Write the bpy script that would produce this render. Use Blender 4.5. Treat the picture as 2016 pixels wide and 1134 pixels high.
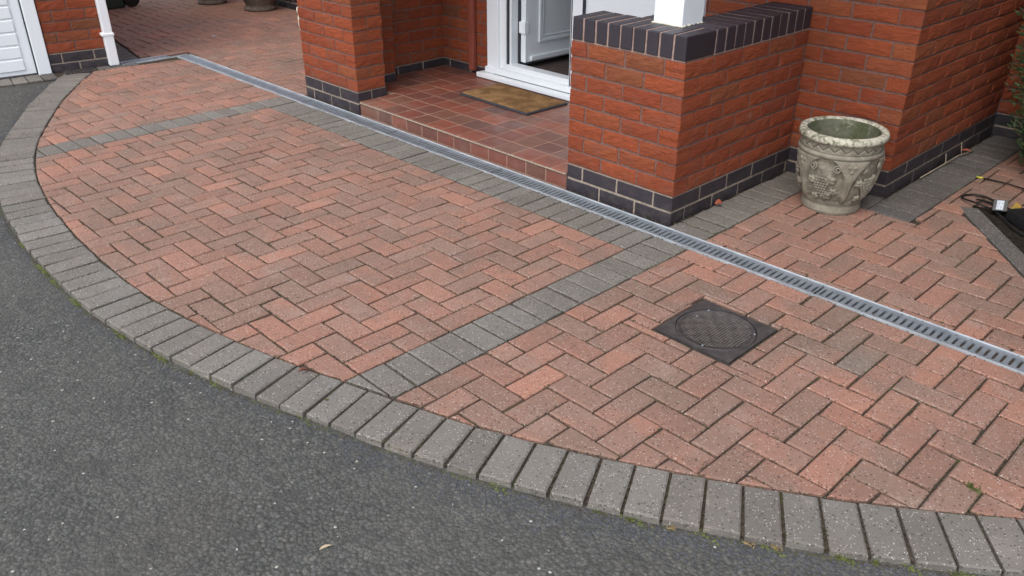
import bpy, bmesh, math, random
from mathutils import Vector, Matrix
from mathutils import noise as mnoise
random.seed(7)
S = bpy.context.scene
for o in list(bpy.data.objects):
    bpy.data.objects.remove(o)
R = math.radians

# ------------------------------------------------------------------ camera, light, exposure
cam_d = bpy.data.cameras.new('camera'); cam = bpy.data.objects.new('camera', cam_d)
S.collection.objects.link(cam); S.camera = cam
cam_d.sensor_width = 36; cam_d.lens = 36*1648.65/2016; cam_d.clip_start = .05; cam_d.clip_end = 400
cam.matrix_world = (Matrix.Translation((2.0259, -2.6577, 1.5759)) @ Matrix.Rotation(.7998, 4, 'Z')
                    @ Matrix.Rotation(math.pi/2-.4924, 4, 'X') @ Matrix.Rotation(.0026, 4, 'Z'))

SUN_EL, SUN_AZ = R(57), R(165)          # azimuth clockwise from +Y: soft light from behind the camera
W = bpy.data.worlds.new('World'); S.world = W; W.use_nodes = True
wn = W.node_tree; wn.nodes.clear()
sky = wn.nodes.new('ShaderNodeTexSky'); sky.sky_type = 'NISHITA'; sky.sun_disc = False
sky.sun_elevation = SUN_EL; sky.sun_rotation = SUN_AZ; sky.dust_density = 2.2; sky.air_density = 1.2; sky.ozone_density = 1
hs = wn.nodes.new('ShaderNodeHueSaturation'); hs.inputs['Saturation'].default_value = .62
bg = wn.nodes.new('ShaderNodeBackground'); bg.inputs['Strength'].default_value = .15
wo = wn.nodes.new('ShaderNodeOutputWorld')
wn.links.new(sky.outputs[0], hs.inputs['Color']); wn.links.new(hs.outputs[0], bg.inputs[0]); wn.links.new(bg.outputs[0], wo.inputs[0])
sd = bpy.data.lights.new('sun', 'SUN'); sd.energy = .6; sd.angle = R(35); sd.color = (1, .98, .955)
so = bpy.data.objects.new('sun', sd); S.collection.objects.link(so)
sv = Vector((math.sin(SUN_AZ)*math.cos(SUN_EL), math.cos(SUN_AZ)*math.cos(SUN_EL), math.sin(SUN_EL)))
so.rotation_euler = sv.to_track_quat('Z', 'Y').to_euler(); so.location = (0, -5, 8)
S.view_settings.view_transform = 'Standard'; S.view_settings.look = 'None'
S.view_settings.exposure = 1.06; S.view_settings.gamma = 1; S.view_settings.use_curve_mapping = False

# ------------------------------------------------------------------ node helper
class N:
    def __init__(s, name):
        s.m = bpy.data.materials.new(name); s.m.use_nodes = True; s.t = s.m.node_tree
        s.b = s.t.nodes['Principled BSDF']; s.tc = s.t.nodes.new('ShaderNodeTexCoord')
    def n(s, typ, **k):
        x = s.t.nodes.new(typ)
        for a, v in k.items(): setattr(x, a, v)
        return x
    def l(s, a, b): s.t.links.new(a, b)
    def setv(s, node, **k):
        for a, v in k.items(): node.inputs[a.replace('_', ' ')].default_value = v
        return node
    def coord(s, offset=True, scale=(1, 1, 1)):
        mp = s.n('ShaderNodeMapping'); mp.inputs['Scale'].default_value = scale
        if offset:
            oi = s.n('ShaderNodeObjectInfo'); mu = s.n('ShaderNodeMath', operation='MULTIPLY'); mu.inputs[1].default_value = 57.3
            s.l(oi.outputs['Random'], mu.inputs[0]); cb = s.n('ShaderNodeCombineXYZ')
            s.l(mu.outputs[0], cb.inputs[0]); s.l(mu.outputs[0], cb.inputs[1]); s.l(cb.outputs[0], mp.inputs['Location'])
        s.l(s.tc.outputs['Object'], mp.inputs['Vector']); return mp.outputs[0]
    def noise(s, co, scale, detail=3, rough=.55):
        x = s.n('ShaderNodeTexNoise'); s.setv(x, Scale=scale, Detail=detail, Roughness=rough); s.l(co, x.inputs['Vector']); return x.outputs['Fac']
    def vor(s, co, scale, feature='F1'):
        x = s.n('ShaderNodeTexVoronoi', feature=feature); x.inputs['Scale'].default_value = scale; s.l(co, x.inputs['Vector']); return x
    def ramp(s, fac, stops, interp='LINEAR'):
        x = s.n('ShaderNodeValToRGB'); x.color_ramp.interpolation = interp; e = x.color_ramp.elements
        while len(e) < len(stops): e.new(.5)
        for i, (p, c) in enumerate(stops):
            e[i].position = p; e[i].color = (c, c, c, 1) if not hasattr(c, '__len__') else (*c, 1)
        s.l(fac, x.inputs[0]); return x.outputs[0]
    def mix(s, fac, a, b, typ='MIX'):
        x = s.n('ShaderNodeMix', data_type='RGBA', blend_type=typ)
        for v, i in ((fac, 0), (a, 6), (b, 7)):
            if hasattr(v, 'is_linked') or hasattr(v, 'links'): s.l(v, x.inputs[i])
            else: x.inputs[i].default_value = v if i == 0 else (*v, 1)
        return x.outputs[2]
    def math(s, op, a, b=0.):
        x = s.n('ShaderNodeMath', operation=op)
        for v, i in ((a, 0), (b, 1)):
            if hasattr(v, 'links'): s.l(v, x.inputs[i])
            else: x.inputs[i].default_value = v
        return x.outputs[0]
    def rnd(s):
        return s.n('ShaderNodeObjectInfo').outputs['Random']
    def out(s, col=None, rough=.85, bump=None, strength=.4, dist=.002, spec=.35, metal=0):
        if col is not None:
            if hasattr(col, 'links'): s.l(col, s.b.inputs['Base Color'])
            else: s.b.inputs['Base Color'].default_value = (*col, 1)
        if hasattr(rough, 'links'): s.l(rough, s.b.inputs['Roughness'])
        else: s.b.inputs['Roughness'].default_value = rough
        s.b.inputs['Specular IOR Level'].default_value = spec; s.b.inputs['Metallic'].default_value = metal
        if bump is not None:
            x = s.n('ShaderNodeBump'); x.inputs['Strength'].default_value = strength; x.inputs['Distance'].default_value = dist
            s.l(bump, x.inputs['Height']); s.l(x.outputs[0], s.b.inputs['Normal'])
        return s.m

def plain(name, col, rough=.6, spec=.4, metal=0, var=.12, scale=20, bump=.15):
    m = N(name); co = m.coord(False); f = m.noise(co, scale, 4)
    c = m.mix(m.ramp(f, [(.3, 0.), (.7, 1.)]), tuple(x*(1-var) for x in col), tuple(min(1, x*(1+var)) for x in col))
    return m.out(c, rough, m.noise(co, scale*6, 3), bump, .001, spec, metal)

def specks(m, co, base, amt=1., light=(.62, .58, .52), dark=(.04, .035, .03), s1=190, s2=300):
    v = m.vor(co, s1); sep = m.n('ShaderNodeSeparateColor'); m.l(v.outputs['Color'], sep.inputs[0])
    a = m.math('MULTIPLY', m.math('GREATER_THAN', sep.outputs[0], .86), m.math('LESS_THAN', v.outputs['Distance'], .36))
    c = m.mix(m.math('MULTIPLY', a, .5*amt), base, light)
    v2 = m.vor(co, s2); sp2 = m.n('ShaderNodeSeparateColor'); m.l(v2.outputs['Color'], sp2.inputs[0])
    b = m.math('MULTIPLY', m.math('GREATER_THAN', sp2.outputs[1], .86), m.math('LESS_THAN', v2.outputs['Distance'], .4))
    return m.mix(m.math('MULTIPLY', b, .6*amt), c, dark), v

def mat_paver(name, stops, blend, wear=.5, sp=1.):
    m = N(name); co = m.coord(True); r = m.rnd()
    gp0 = m.n('ShaderNodeNewGeometry').outputs['Position']
    cf = m.math('ADD', m.math('MULTIPLY', r, .74), m.math('MULTIPLY', m.math('SUBTRACT', m.noise(gp0, 1.3, 2, .5), .27), .55))
    base = m.ramp(cf, stops)
    # many blocks are two-toned: a soft-edged patch of the second colour
    big = m.noise(co, 5.5, 2, .4); r2 = m.math('FRACT', m.math('MULTIPLY', r, 37.7))
    f = m.ramp(m.math('ADD', big, m.math('MULTIPLY', m.math('SUBTRACT', r2, .5), .35)), [(.44, 0.), (.6, 1.)])
    c = m.mix(m.math('MULTIPLY', f, wear), base, blend)
    r3 = m.math('FRACT', m.math('MULTIPLY', r, 91.3))
    br = m.math('ADD', m.math('MULTIPLY', r3, .2), .90)
    cb = m.n('ShaderNodeCombineColor')
    for i in range(3): m.l(br, cb.inputs[i])
    c = m.mix(1., c, cb.outputs[0], 'MULTIPLY')
    fine = m.noise(co, 260, 4, .7)
    c = m.mix(m.ramp(fine, [(.3, .42), (.7, 0.)]), c, (.06, .045, .035))
    dirt = m.noise(m.coord(False, (1, 1, 1)), 26, 5, .65)
    c = m.mix(m.ramp(dirt, [(.56, 0.), (.72, .35)]), c, (.10, .085, .06))
    gp = m.n('ShaderNodeNewGeometry').outputs['Position']
    c = m.mix(m.ramp(m.noise(gp, 1.7, 4, .6), [(.42, 0.), (.68, .38)]), c, (.115, .098, .078))
    c = m.mix(m.ramp(m.noise(gp, 5.5, 5, .7), [(.56, 0.), (.74, .32)]), c, (.36, .29, .24))
    sm = m.n('ShaderNodeMapping'); sm.inputs['Scale'].default_value = (.5, 3.2, 1); sm.inputs['Rotation'].default_value = (0, 0, R(-20)); m.l(gp, sm.inputs['Vector'])
    c = m.mix(m.ramp(m.noise(sm.outputs[0], 3.2, 5, .7), [(.60, 0.), (.74, .35)]), c, (.09, .08, .07))
    c, v = specks(m, co, c, sp)
    pv = m.vor(co, 75); ps = m.n('ShaderNodeSeparateColor'); m.l(pv.outputs['Color'], ps.inputs[0])
    pit = m.math('MULTIPLY', m.math('GREATER_THAN', ps.outputs[2], .80), m.math('LESS_THAN', pv.outputs['Distance'], .24))
    c = m.mix(m.math('MULTIPLY', pit, .6), c, (.03, .024, .02))
    h = m.math('ADD', m.math('MULTIPLY', fine, 1.2), m.math('MULTIPLY', v.outputs['Distance'], .5))
    return m.out(c, .92, h, .55, .002, .25)

M = {}
M['red'] = mat_paver('paver_red', [(0, (0.395, 0.180, 0.121)), (.2, (0.340, 0.172, 0.121)), (.4, (0.411, 0.195, 0.132)), (.6, (0.319, 0.172, 0.125)), (.8, (0.362, 0.182, 0.126)), (.96, (0.259, 0.172, 0.130)), (1, (0.206, 0.165, 0.132))], (0.265, 0.172, 0.129), .6)
M['grey'] = mat_paver('paver_grey', [(0, (0.189, 0.176, 0.155)), (.5, (0.218, 0.201, 0.173)), (1, (0.177, 0.166, 0.146))], (0.187, 0.165, 0.138), .5, 1.05)
M['greyd'] = mat_paver('paver_charcoal', [(0, (0.106, 0.102, 0.099)), (.5, (0.127, 0.119, 0.110)), (1, (0.092, 0.090, 0.088))], (0.115, 0.105, 0.092), .5)

m = N('joint_sand'); co = m.coord(False); a = m.noise(co, 9, 4, .6); b = m.noise(co, 120, 3)
c = m.mix(m.ramp(b, [(.35, 0.), (.65, 1.)]), (.032, .025, .018), (.080, .064, .047))
c = m.mix(m.ramp(a, [(.56, 0.), (.68, .6)]), c, (.06, .072, .022))
c = m.mix(m.ramp(m.noise(co, 30, 3), [(.58, 0.), (.7, .5)]), c, (.10, .08, .06))
M['sand'] = m.out(c, 1, b, .8, .003, .1)

m = N('asphalt'); co = m.coord(False)
wp = m.n('ShaderNodeVectorMath', operation='MULTIPLY_ADD'); nz = m.n('ShaderNodeTexNoise'); nz.inputs['Scale'].default_value = 60
m.l(co, nz.inputs['Vector']); m.l(nz.outputs['Color'], wp.inputs[0]); wp.inputs[1].default_value = (.006, .006, .006); m.l(co, wp.inputs[2])
v = m.vor(wp.outputs[0], 88); v2 = m.vor(wp.outputs[0], 200)
sep = m.n('ShaderNodeSeparateColor'); m.l(v.outputs['Color'], sep.inputs[0])
c = m.ramp(sep.outputs[0], [(0, (0.038, 0.038, 0.035)), (.18, (0.092, 0.086, 0.073)), (.36, (0.060, 0.062, 0.060)), (.54, (0.122, 0.118, 0.101)), (.7, (0.070, 0.073, 0.066)), (.86, (0.145, 0.135, 0.113)), (.95, (0.088, 0.093, 0.091)), (1, (0.200, 0.188, 0.162))])
sp2 = m.n('ShaderNodeSeparateColor'); m.l(v2.outputs['Color'], sp2.inputs[0])
c = m.mix(.3, c, m.ramp(sp2.outputs[1], [(0, (0.055, 0.054, 0.050)), (.5, (0.085, 0.084, 0.075)), (1, (0.145, 0.139, 0.120))]))
c = m.mix(m.ramp(v.outputs['Distance'], [(.40, 0.), (.68, .65)]), c, (0.035, 0.034, 0.030))
c = m.mix(m.ramp(m.noise(co, 1.6, 4, .6), [(.35, 0.), (.7, .38)]), c, (0.118, 0.113, 0.096))
c = m.mix(m.ramp(m.noise(co, .9, 3, .6), [(.5, 0.), (.68, .35)]), c, (0.092, 0.081, 0.066))
c = m.mix(m.ramp(m.noise(co, 13, 4, .7), [(.52, 0.), (.66, .45)]), c, (0.045, 0.045, 0.042))
c = m.mix(m.ramp(m.noise(co, 2.6, 5, .7), [(.57, 0.), (.66, .4)]), c, (0.052, 0.050, 0.044))
w = m.math('MULTIPLY', m.math('GREATER_THAN', sep.outputs[1], .991), m.math('LESS_THAN', v.outputs['Distance'], .35))
c = m.mix(m.math('MULTIPLY', w, .8), c, (0.480, 0.455, 0.391))
h = m.math('SUBTRACT', m.math('ADD', m.math('MULTIPLY', m.noise(co, 45, 3), .7), m.math('MULTIPLY', sep.outputs[2], .8)), m.math('ADD', m.math('MULTIPLY', v.outputs['Distance'], 1.0), m.math('MULTIPLY', v2.outputs['Distance'], .4)))
M['asphalt'] = m.out(c, .88, h, .8, .0055, .3)

def mat_brick(name, stops, rough, streak, bumpk, spec=.3, patch=None):
    m = N(name); co = m.coord(True); cs = m.coord(True, (.3, 1, 1.25)); r = m.rnd()
    c = m.ramp(r, stops)
    nn = m.n('ShaderNodeTexNoise'); m.setv(nn, Scale=62., Detail=4., Roughness=.62, Distortion=1.1); m.l(cs, nn.inputs['Vector']); st = nn.outputs['Fac']
    c = m.mix(m.ramp(st, [(.35, streak), (.62, 0.)]), c, tuple(x*.5 for x in stops[1][1]))
    if patch:
        c = m.mix(m.ramp(m.noise(co, 9, 3), [(.52, 0.), (.68, .55)]), c, patch)
    gp = m.n('ShaderNodeNewGeometry').outputs['Position']
    c = m.mix(m.ramp(m.noise(gp, 2.3, 4, .6), [(.45, 0.), (.7, .35)]), c, tuple(x*.55 for x in stops[1][1]))
    c = m.mix(m.ramp(m.noise(gp, 7, 6, .75), [(.63, 0.), (.74, .15 if 'blue' in name else .35)]), c, (.30, .25, .22))
    sz = m.n('ShaderNodeSeparateXYZ'); m.l(gp, sz.inputs[0])
    sp_ = m.math('MULTIPLY', m.ramp(sz.outputs[2], [(0, 1.), (.22, 0.)]), m.ramp(m.noise(gp, 24, 4, .7), [(.45, 0.), (.65, .55)]))
    c = m.mix(m.math('MULTIPLY', sp_, .45 if 'blue' in name else 1.), c, (.16, .13, .10))
    h = m.math('ADD', m.math('MULTIPLY', st, 1.0), m.math('MULTIPLY', m.noise(co, 300, 3, .7), .35))
    return m.out(c, rough, h, bumpk, .0065, spec)
M['brick'] = mat_brick('brick_red', [(0, (0.273, 0.061, 0.025)), (.3, (0.324, 0.075, 0.029)), (.6, (0.242, 0.051, 0.023)), (.94, (0.304, 0.087, 0.035)), (1, (0.165, 0.069, 0.035))], .85, .55, 1., .25, (0.216, 0.071, 0.042))
M['blue'] = mat_brick('brick_blue', [(0, (0.031, 0.026, 0.034)), (.5, (0.040, 0.032, 0.040)), (1, (0.028, 0.023, 0.028))], .5, .3, .2, .45, None)
m = N('mortar_brown'); co = m.coord(False); f = m.noise(co, 60, 4, .7)
c = m.mix(m.ramp(f, [(.3, 0.), (.7, 1.)]), (.125, .064, .050), (.205, .118, .096))
c = m.mix(m.ramp(m.noise(co, 18, 3), [(.68, 0.), (.76, .7)]), c, (.36, .30, .27))
M['mortar'] = m.out(c, .95, f, .6, .003, .2)
m = N('mortar_buff'); co = m.coord(False); f = m.noise(co, 70, 4, .7)
c = m.mix(m.ramp(f, [(.3, 0.), (.7, 1.)]), (.24, .19, .14), (.40, .33, .26))
M['buff'] = m.out(c, .95, f, .6, .003, .2)
m = N('mortar_pink'); co = m.coord(False); f = m.noise(co, 70, 4, .7)
c = m.mix(m.ramp(f, [(.3, 0.), (.7, 1.)]), (.25, .165, .135), (.38, .28, .235))
M['pink'] = m.out(c, .95, f, .6, .003, .2)

m = N('wall_brick_far'); bt = m.n('ShaderNodeTexBrick'); sx = m.n('ShaderNodeSeparateXYZ'); m.l(m.tc.outputs['Object'], sx.inputs[0])
cb = m.n('ShaderNodeCombineXYZ'); m.l(sx.outputs[0], cb.inputs[0]); m.l(sx.outputs[2], cb.inputs[1]); m.l(cb.outputs[0], bt.inputs[0])
m.setv(bt, Scale=1., Mortar_Size=.006, Brick_Width=.229, Row_Height=.0763)
bt.inputs['Color1'].default_value = (.45, .11, .055, 1); bt.inputs['Color2'].default_value = (.33, .08, .05, 1); bt.inputs['Mortar'].default_value = (.18, .13, .11, 1)
M['farbrick'] = m.out(bt.outputs[0], .9)

m = N('quarry_tile'); co = m.coord(True); r = m.rnd()
c = m.ramp(r, [(0, (.23, .070, .045)), (.3, (.17, .058, .042)), (.5, (.27, .085, .05)), (.7, (.13, .052, .042)), (.85, (.20, .085, .052)), (1, (.115, .06, .05))])
c = m.mix(m.ramp(m.noise(co, 14, 3), [(.45, 0.), (.7, .6)]), c, (.13, .062, .045))
c = m.mix(m.ramp(m.noise(co, 90, 4), [(.55, 0.), (.7, .25)]), c, (.3, .2, .15))
gp_ = m.n('ShaderNodeNewGeometry').outputs['Position']; c = m.mix(m.ramp(m.noise(gp_, 3, 5, .65), [(.5, 0.), (.72, .45)]), c, (.27, .19, .155))
M['tile'] = m.out(c, m.ramp(m.noise(m.coord(False), 9, 4), [(.35, .30), (.65, .5)]), m.noise(co, 60, 4), .12, .002, .5)
M['grout'] = plain('grout', (.30, .185, .135), .95, .1, 0, .25, 60)
m = N('galvanised_steel'); co = m.coord(False); f = m.noise(co, 16, 4, .6)
c = m.mix(m.ramp(f, [(.35, 0.), (.65, 1.)]), (.215, .24, .262), (.29, .32, .345))
c = m.mix(m.ramp(m.noise(co, 3.1, 5, .7), [(.60, 0.), (.70, .55)]), c, (.55, .57, .58))
c = m.mix(m.ramp(m.noise(co, 6.3, 5, .7), [(.56, 0.), (.72, .45)]), c, (.13, .125, .115))
M['galv'] = m.out(c, .5, m.noise(co, 150, 3), .1, .001, .4, .45)
M['galvedge'] = plain('galvanised_edge', (.56, .59, .61), .45, .5, .35, .3, 6)
M['trough'] = plain('drain_trough', (.20, .21, .215), .8, .3, .2, .3, 40)
M['silt'] = plain('drain_silt', (.02, .018, .015), 1, .1, 0, .4, 60)
m = N('cast_iron'); co = m.coord(False); f = m.noise(co, 25, 5, .65)
c = m.mix(m.ramp(f, [(.35, 0.), (.7, 1.)]), (.040, .036, .036), (.090, .078, .072))
M['iron'] = m.out(c, .55, m.noise(co, 220, 3), .35, .001, .5, .2)
M['ironworn'] = plain('worn_iron', (.135, .115, .10), .6, .5, .1, .4, 60)
M['upvc'] = plain('white_upvc', (.83, .86, .88), .3, .5, 0, .02, 4, .02)
M['upvcgrey'] = plain('door_leaf_grey', (.80, .84, .87), .35, .5, 0, .03, 4, .02)
M['darkmetal'] = plain('dark_gasket', (.03, .033, .04), .5)
M['carpet'] = plain('hall_floor', (.10, .075, .07), .9, .1, 0, .3, 30)
M['hallwall'] = plain('hall_wall', (.45, .45, .47), .8)
m = N('carved_stone'); co = m.coord(False); f = m.noise(co, 22, 5, .6); g = m.noise(co, 260, 3, .7)
c = m.mix(m.ramp(f, [(.35, 0.), (.68, 1.)]), (.19, .168, .128), (.315, .283, .222))
c = m.mix(m.ramp(m.noise(co, 9, 3), [(.5, 0.), (.68, .5)]), c, (.15, .125, .10))
geo = m.n('ShaderNodeNewGeometry'); c = m.mix(m.ramp(geo.outputs['Pointiness'], [(.47, .55), (.505, 0.)]), c, (.10, .095, .07))  # crevice shade painted in: hollows of the carving get a darker colour
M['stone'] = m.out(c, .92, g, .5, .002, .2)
m = N('rim_stone'); co = m.coord(False); f = m.noise(co, 45, 5, .7)
c = m.mix(m.ramp(f, [(.40, 0.), (.54, 1.)]), (.14, .14, .09), (.52, .49, .39))
M['rim'] = m.out(c, .92, m.noise(co, 150, 4, .7), .7, .003, .2)
m = N('mossy_stone'); co = m.coord(False); f = m.noise(co, 14, 5, .65)
c = m.mix(m.ramp(f, [(.35, 0.), (.6, 1.)]), (.085, .10, .045), (.17, .165, .12))
c = m.mix(m.ramp(m.noise(co, 30, 4), [(.6, 0.), (.7, .6)]), c, (.32, .31, .22))
M['moss'] = m.out(c, .95, f, .6, .004, .2)
m = N('coir'); co = m.coord(False); f = m.noise(co, 420, 3, .8); g = m.noise(co, 11, 4)
c = m.mix(m.ramp(f, [(.3, 0.), (.7, 1.)]), (.12, .065, .03), (.50, .29, .13))
c = m.mix(m.ramp(g, [(.42, 0.), (.6, .65)]), c, (.13, .07, .03))
M['coir'] = m.out(c, 1, f, 1, .006, .1)
M['rubber'] = plain('black_rubber', (.035, .037, .045), .8)
M['terracotta'] = plain('brown_painted_pipe', (.24, .062, .040), .6)
M['soil'] = plain('dark_soil', (.022, .018, .013), 1, .1, 0, .5, 50, .9)
M['black'] = plain('black_plastic', (.012, .012, .013), .45)
M['label'] = plain('label_white', (.42, .44, .47), .6)
M['amber'] = plain('label_amber', (.30, .18, .03), .4)
M['yellow'] = plain('yellow_tip', (.50, .46, .05), .4)
M['leafred'] = plain('leaf_rust', (.30, .075, .04), .8)
M['leafbrown'] = plain('leaf_brown', (.16, .06, .035), .9)
M['straw'] = plain('leaf_straw', (.42, .33, .22), .8)
M['twig'] = plain('twig_pale', (.30, .245, .18), .9)
M['weed'] = plain('weed_green', (.10, .115, .035), .8, .2, 0, .35, 90)
M['weeddry'] = plain('weed_dry', (.26, .19, .09), .9, .2, 0, .3, 90)
M['binmat'] = plain('bin_green', (.03, .05, .042), .5)
M['chip'] = plain('dark_chippings', (.066, .068, .074), .8, .3, 0, .45, 90)
m = N('joint_debris'); co = m.coord(False); c = m.mix(m.ramp(m.noise(co, 7, 3), [(.47, 0.), (.6, 1.)]), (.055, .042, .030), (.075, .080, .035)); c = m.mix(m.ramp(m.noise(co, 160, 2), [(.55, 0.), (.7, .6)]), c, (.15, .12, .08))
M['debris'] = m.out(c, 1)
M['pebble'] = plain('pebble', (.5, .48, .45), .8, .2, 0, .3, 60)
M['cream'] = plain('cream_stone', (.6, .57, .45), .9, .2, 0, .25, 30)
M['potdark'] = plain('weathered_terracotta', (.15, .12, .095), .9, .2, 0, .35, 25, .6)
m = N('yew_foliage'); r = m.n('ShaderNodeNewGeometry').outputs['Random Per Island']
c = m.ramp(r, [(0, (.012, .022, .008)), (.4, (.024, .048, .012)), (.75, (.04, .078, .018)), (1, (.10, .07, .035))])
M['yew'] = m.out(c, .7, None)

# ------------------------------------------------------------------ mesh helpers
col = S.collection
def link(o, parent=None):
    col.objects.link(o)
    if parent is not None: o.parent = parent
    return o
def obj(name, me, mats, parent=None, loc=(0, 0, 0), rz=0.):
    if isinstance(me, bmesh.types.BMesh):
        d = bpy.data.meshes.new(name); me.to_mesh(d); me.free(); me = d
    for mm in (mats if isinstance(mats, (list, tuple)) else [mats]):
        if mm is not None and len(me.materials) < (len(mats) if isinstance(mats, (list, tuple)) else 1): me.materials.append(mm)
    o = bpy.data.objects.new(name, me); o.location = loc; o.rotation_euler = (0, 0, rz)
    return link(o, parent)
def empty(name, loc=(0, 0, 0), rz=0., parent=None):
    o = bpy.data.objects.new(name, None); o.location = loc; o.rotation_euler = (0, 0, rz); o.empty_display_size = .05
    return link(o, parent)
def tag(o, label=None, cat=None, group=None, kind=None):
    for k, v in (('label', label), ('category', cat), ('group', group), ('kind', kind)):
        if v: o[k] = v
    return o
def box(bm, x0, x1, y0, y1, z0, z1, mi=0, ch=0):
    vs = [bm.verts.new(p) for p in ((x0, y0, z0), (x1, y0, z0), (x1, y1, z0), (x0, y1, z0), (x0, y0, z1), (x1, y0, z1), (x1, y1, z1), (x0, y1, z1))]
    fs = []
    for f in ((3, 2, 1, 0), (4, 5, 6, 7), (0, 1, 5, 4), (1, 2, 6, 5), (2, 3, 7, 6), (3, 0, 4, 7)):
        q = bm.faces.new([vs[i] for i in f]); q.material_index = mi; fs.append(q)
    return vs, fs
def boxes(lst):
    bm = bmesh.new()
    for b in lst: box(bm, *b)
    return bm
def bevel(bm, w, seg=1):
    bmesh.ops.bevel(bm, geom=list(bm.edges), offset=w, segments=seg, affect='EDGES', profile=.6); return bm
def smooth(o):
    for p in o.data.polygons: p.use_smooth = True
    return o
def tube(bm, pts, r, n=8, mi=0):
    pts = [Vector(p) for p in pts]; rings = []
    for i, p in enumerate(pts):
        d = (pts[min(i+1, len(pts)-1)]-pts[max(i-1, 0)]).normalized()
        a = d.orthogonal().normalized() if i == 0 else (rings[-1][1]-d*rings[-1][1].dot(d)).normalized()
        b = d.cross(a); rr = r if not hasattr(r, '__len__') else r[i]
        rings.append(([bm.verts.new(p+a*math.cos(6.28318*k/n)*rr+b*math.sin(6.28318*k/n)*rr) for k in range(n)], a))
    for (r0, _), (r1, _) in zip(rings, rings[1:]):
        for k in range(n):
            f = bm.faces.new((r0[k], r0[(k+1) % n], r1[(k+1) % n], r1[k])); f.smooth = True; f.material_index = mi
    bm.faces.new(rings[0][0][::-1]).material_index = mi; bm.faces.new(rings[-1][0]).material_index = mi
def lathe(bm, prof, n=48, disp=None, mi=0):
    rings = []
    for r, z in prof:
        rings.append([bm.verts.new(((r+(disp(2*math.pi*k/n, z, r) if disp else 0))*math.cos(2*math.pi*k/n), (r+(disp(2*math.pi*k/n, z, r) if disp else 0))*math.sin(2*math.pi*k/n), z)) for k in range(n)])
    for a, b in zip(rings, rings[1:]):
        for k in range(n):
            f = bm.faces.new((a[k], a[(k+1) % n], b[(k+1) % n], b[k])); f.smooth = True; f.material_index = mi
    return rings
OCT = [(1, 0, 0), (0, 1, 0), (-1, 0, 0), (0, -1, 0), (0, 0, 1), (0, 0, -1)]; OCF = [(0, 1, 4), (1, 2, 4), (2, 3, 4), (3, 0, 4), (1, 0, 5), (2, 1, 5), (3, 2, 5), (0, 3, 5)]
class Blobs:
    def __init__(s): s.v = []; s.f = []
    def add(s, c, r, sc=(1, 1, 1)):
        a = random.uniform(0, 6.28); ca, sa = math.cos(a), math.sin(a); n = len(s.v)
        for x, y, z in OCT:
            k = r*random.uniform(.75, 1.2); x, y, z = x*sc[0]*k, y*sc[1]*k, z*sc[2]*k
            s.v.append((c[0]+x*ca-y*sa, c[1]+x*sa+y*ca, c[2]+z))
        s.f += [tuple(n+i for i in t) for t in OCF]
    def make(s, name, mat, label=None, parent=None):
        d = bpy.data.meshes.new(name); d.from_pydata(s.v, [], s.f); d.materials.append(mat)
        o = bpy.data.objects.new(name, d); link(o, parent); tag(o, label, kind='stuff'); return o
def catmull(P, n=12):
    out = []; P = [Vector(p) for p in P]
    for i in range(len(P)-1):
        a, b, c, d = P[max(i-1, 0)], P[i], P[i+1], P[min(i+2, len(P)-1)]
        for k in range(n):
            t = k/n
            out.append(.5*((2*b)+(c-a)*t+(2*a-5*b+4*c-d)*t*t+(3*b-a-3*c+d)*t**3))
    return out+[P[-1]]

# ---- 2-D polygon tools for cutting pavers
def area(p): return .5*sum(p[i][0]*p[(i+1) % len(p)][1]-p[(i+1) % len(p)][0]*p[i][1] for i in range(len(p)))
def clip(p, a, b, keep_left=True):
    """keep the side left of the directed line a->b"""
    s = 1 if keep_left else -1; out = []
    f = lambda q: s*((b[0]-a[0])*(q[1]-a[1])-(b[1]-a[1])*(q[0]-a[0]))
    for i in range(len(p)):
        q, r = p[i], p[(i+1) % len(p)]; fq, fr = f(q), f(r)
        if fq >= 0: out.append(q)
        if (fq > 0 and fr < 0) or (fq < 0 and fr > 0):
            t = fq/(fq-fr); out.append((q[0]+(r[0]-q[0])*t, q[1]+(r[1]-q[1])*t))
    return out
def dedupe(p, eps=.0015):
    out = []
    for q in p:
        if not out or math.hypot(q[0]-out[-1][0], q[1]-out[-1][1]) > eps: out.append(q)
    if len(out) > 1 and math.hypot(out[0][0]-out[-1][0], out[0][1]-out[-1][1]) <= eps: out.pop()
    return out
def inset(p, d):
    """inset a convex counter-clockwise polygon"""
    q = list(p)
    for i in range(len(p)):
        a, b = p[i], p[(i+1) % len(p)]; L = math.hypot(b[0]-a[0], b[1]-a[1])
        if L < 1e-6: continue
        nx, ny = -(b[1]-a[1])/L*d, (b[0]-a[0])/L*d
        q = clip(q, (a[0]+nx, a[1]+ny), (b[0]+nx, b[1]+ny))
        if len(q) < 3: return []
    return dedupe(q)
JT = .0062
rect_cache = {}
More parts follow.
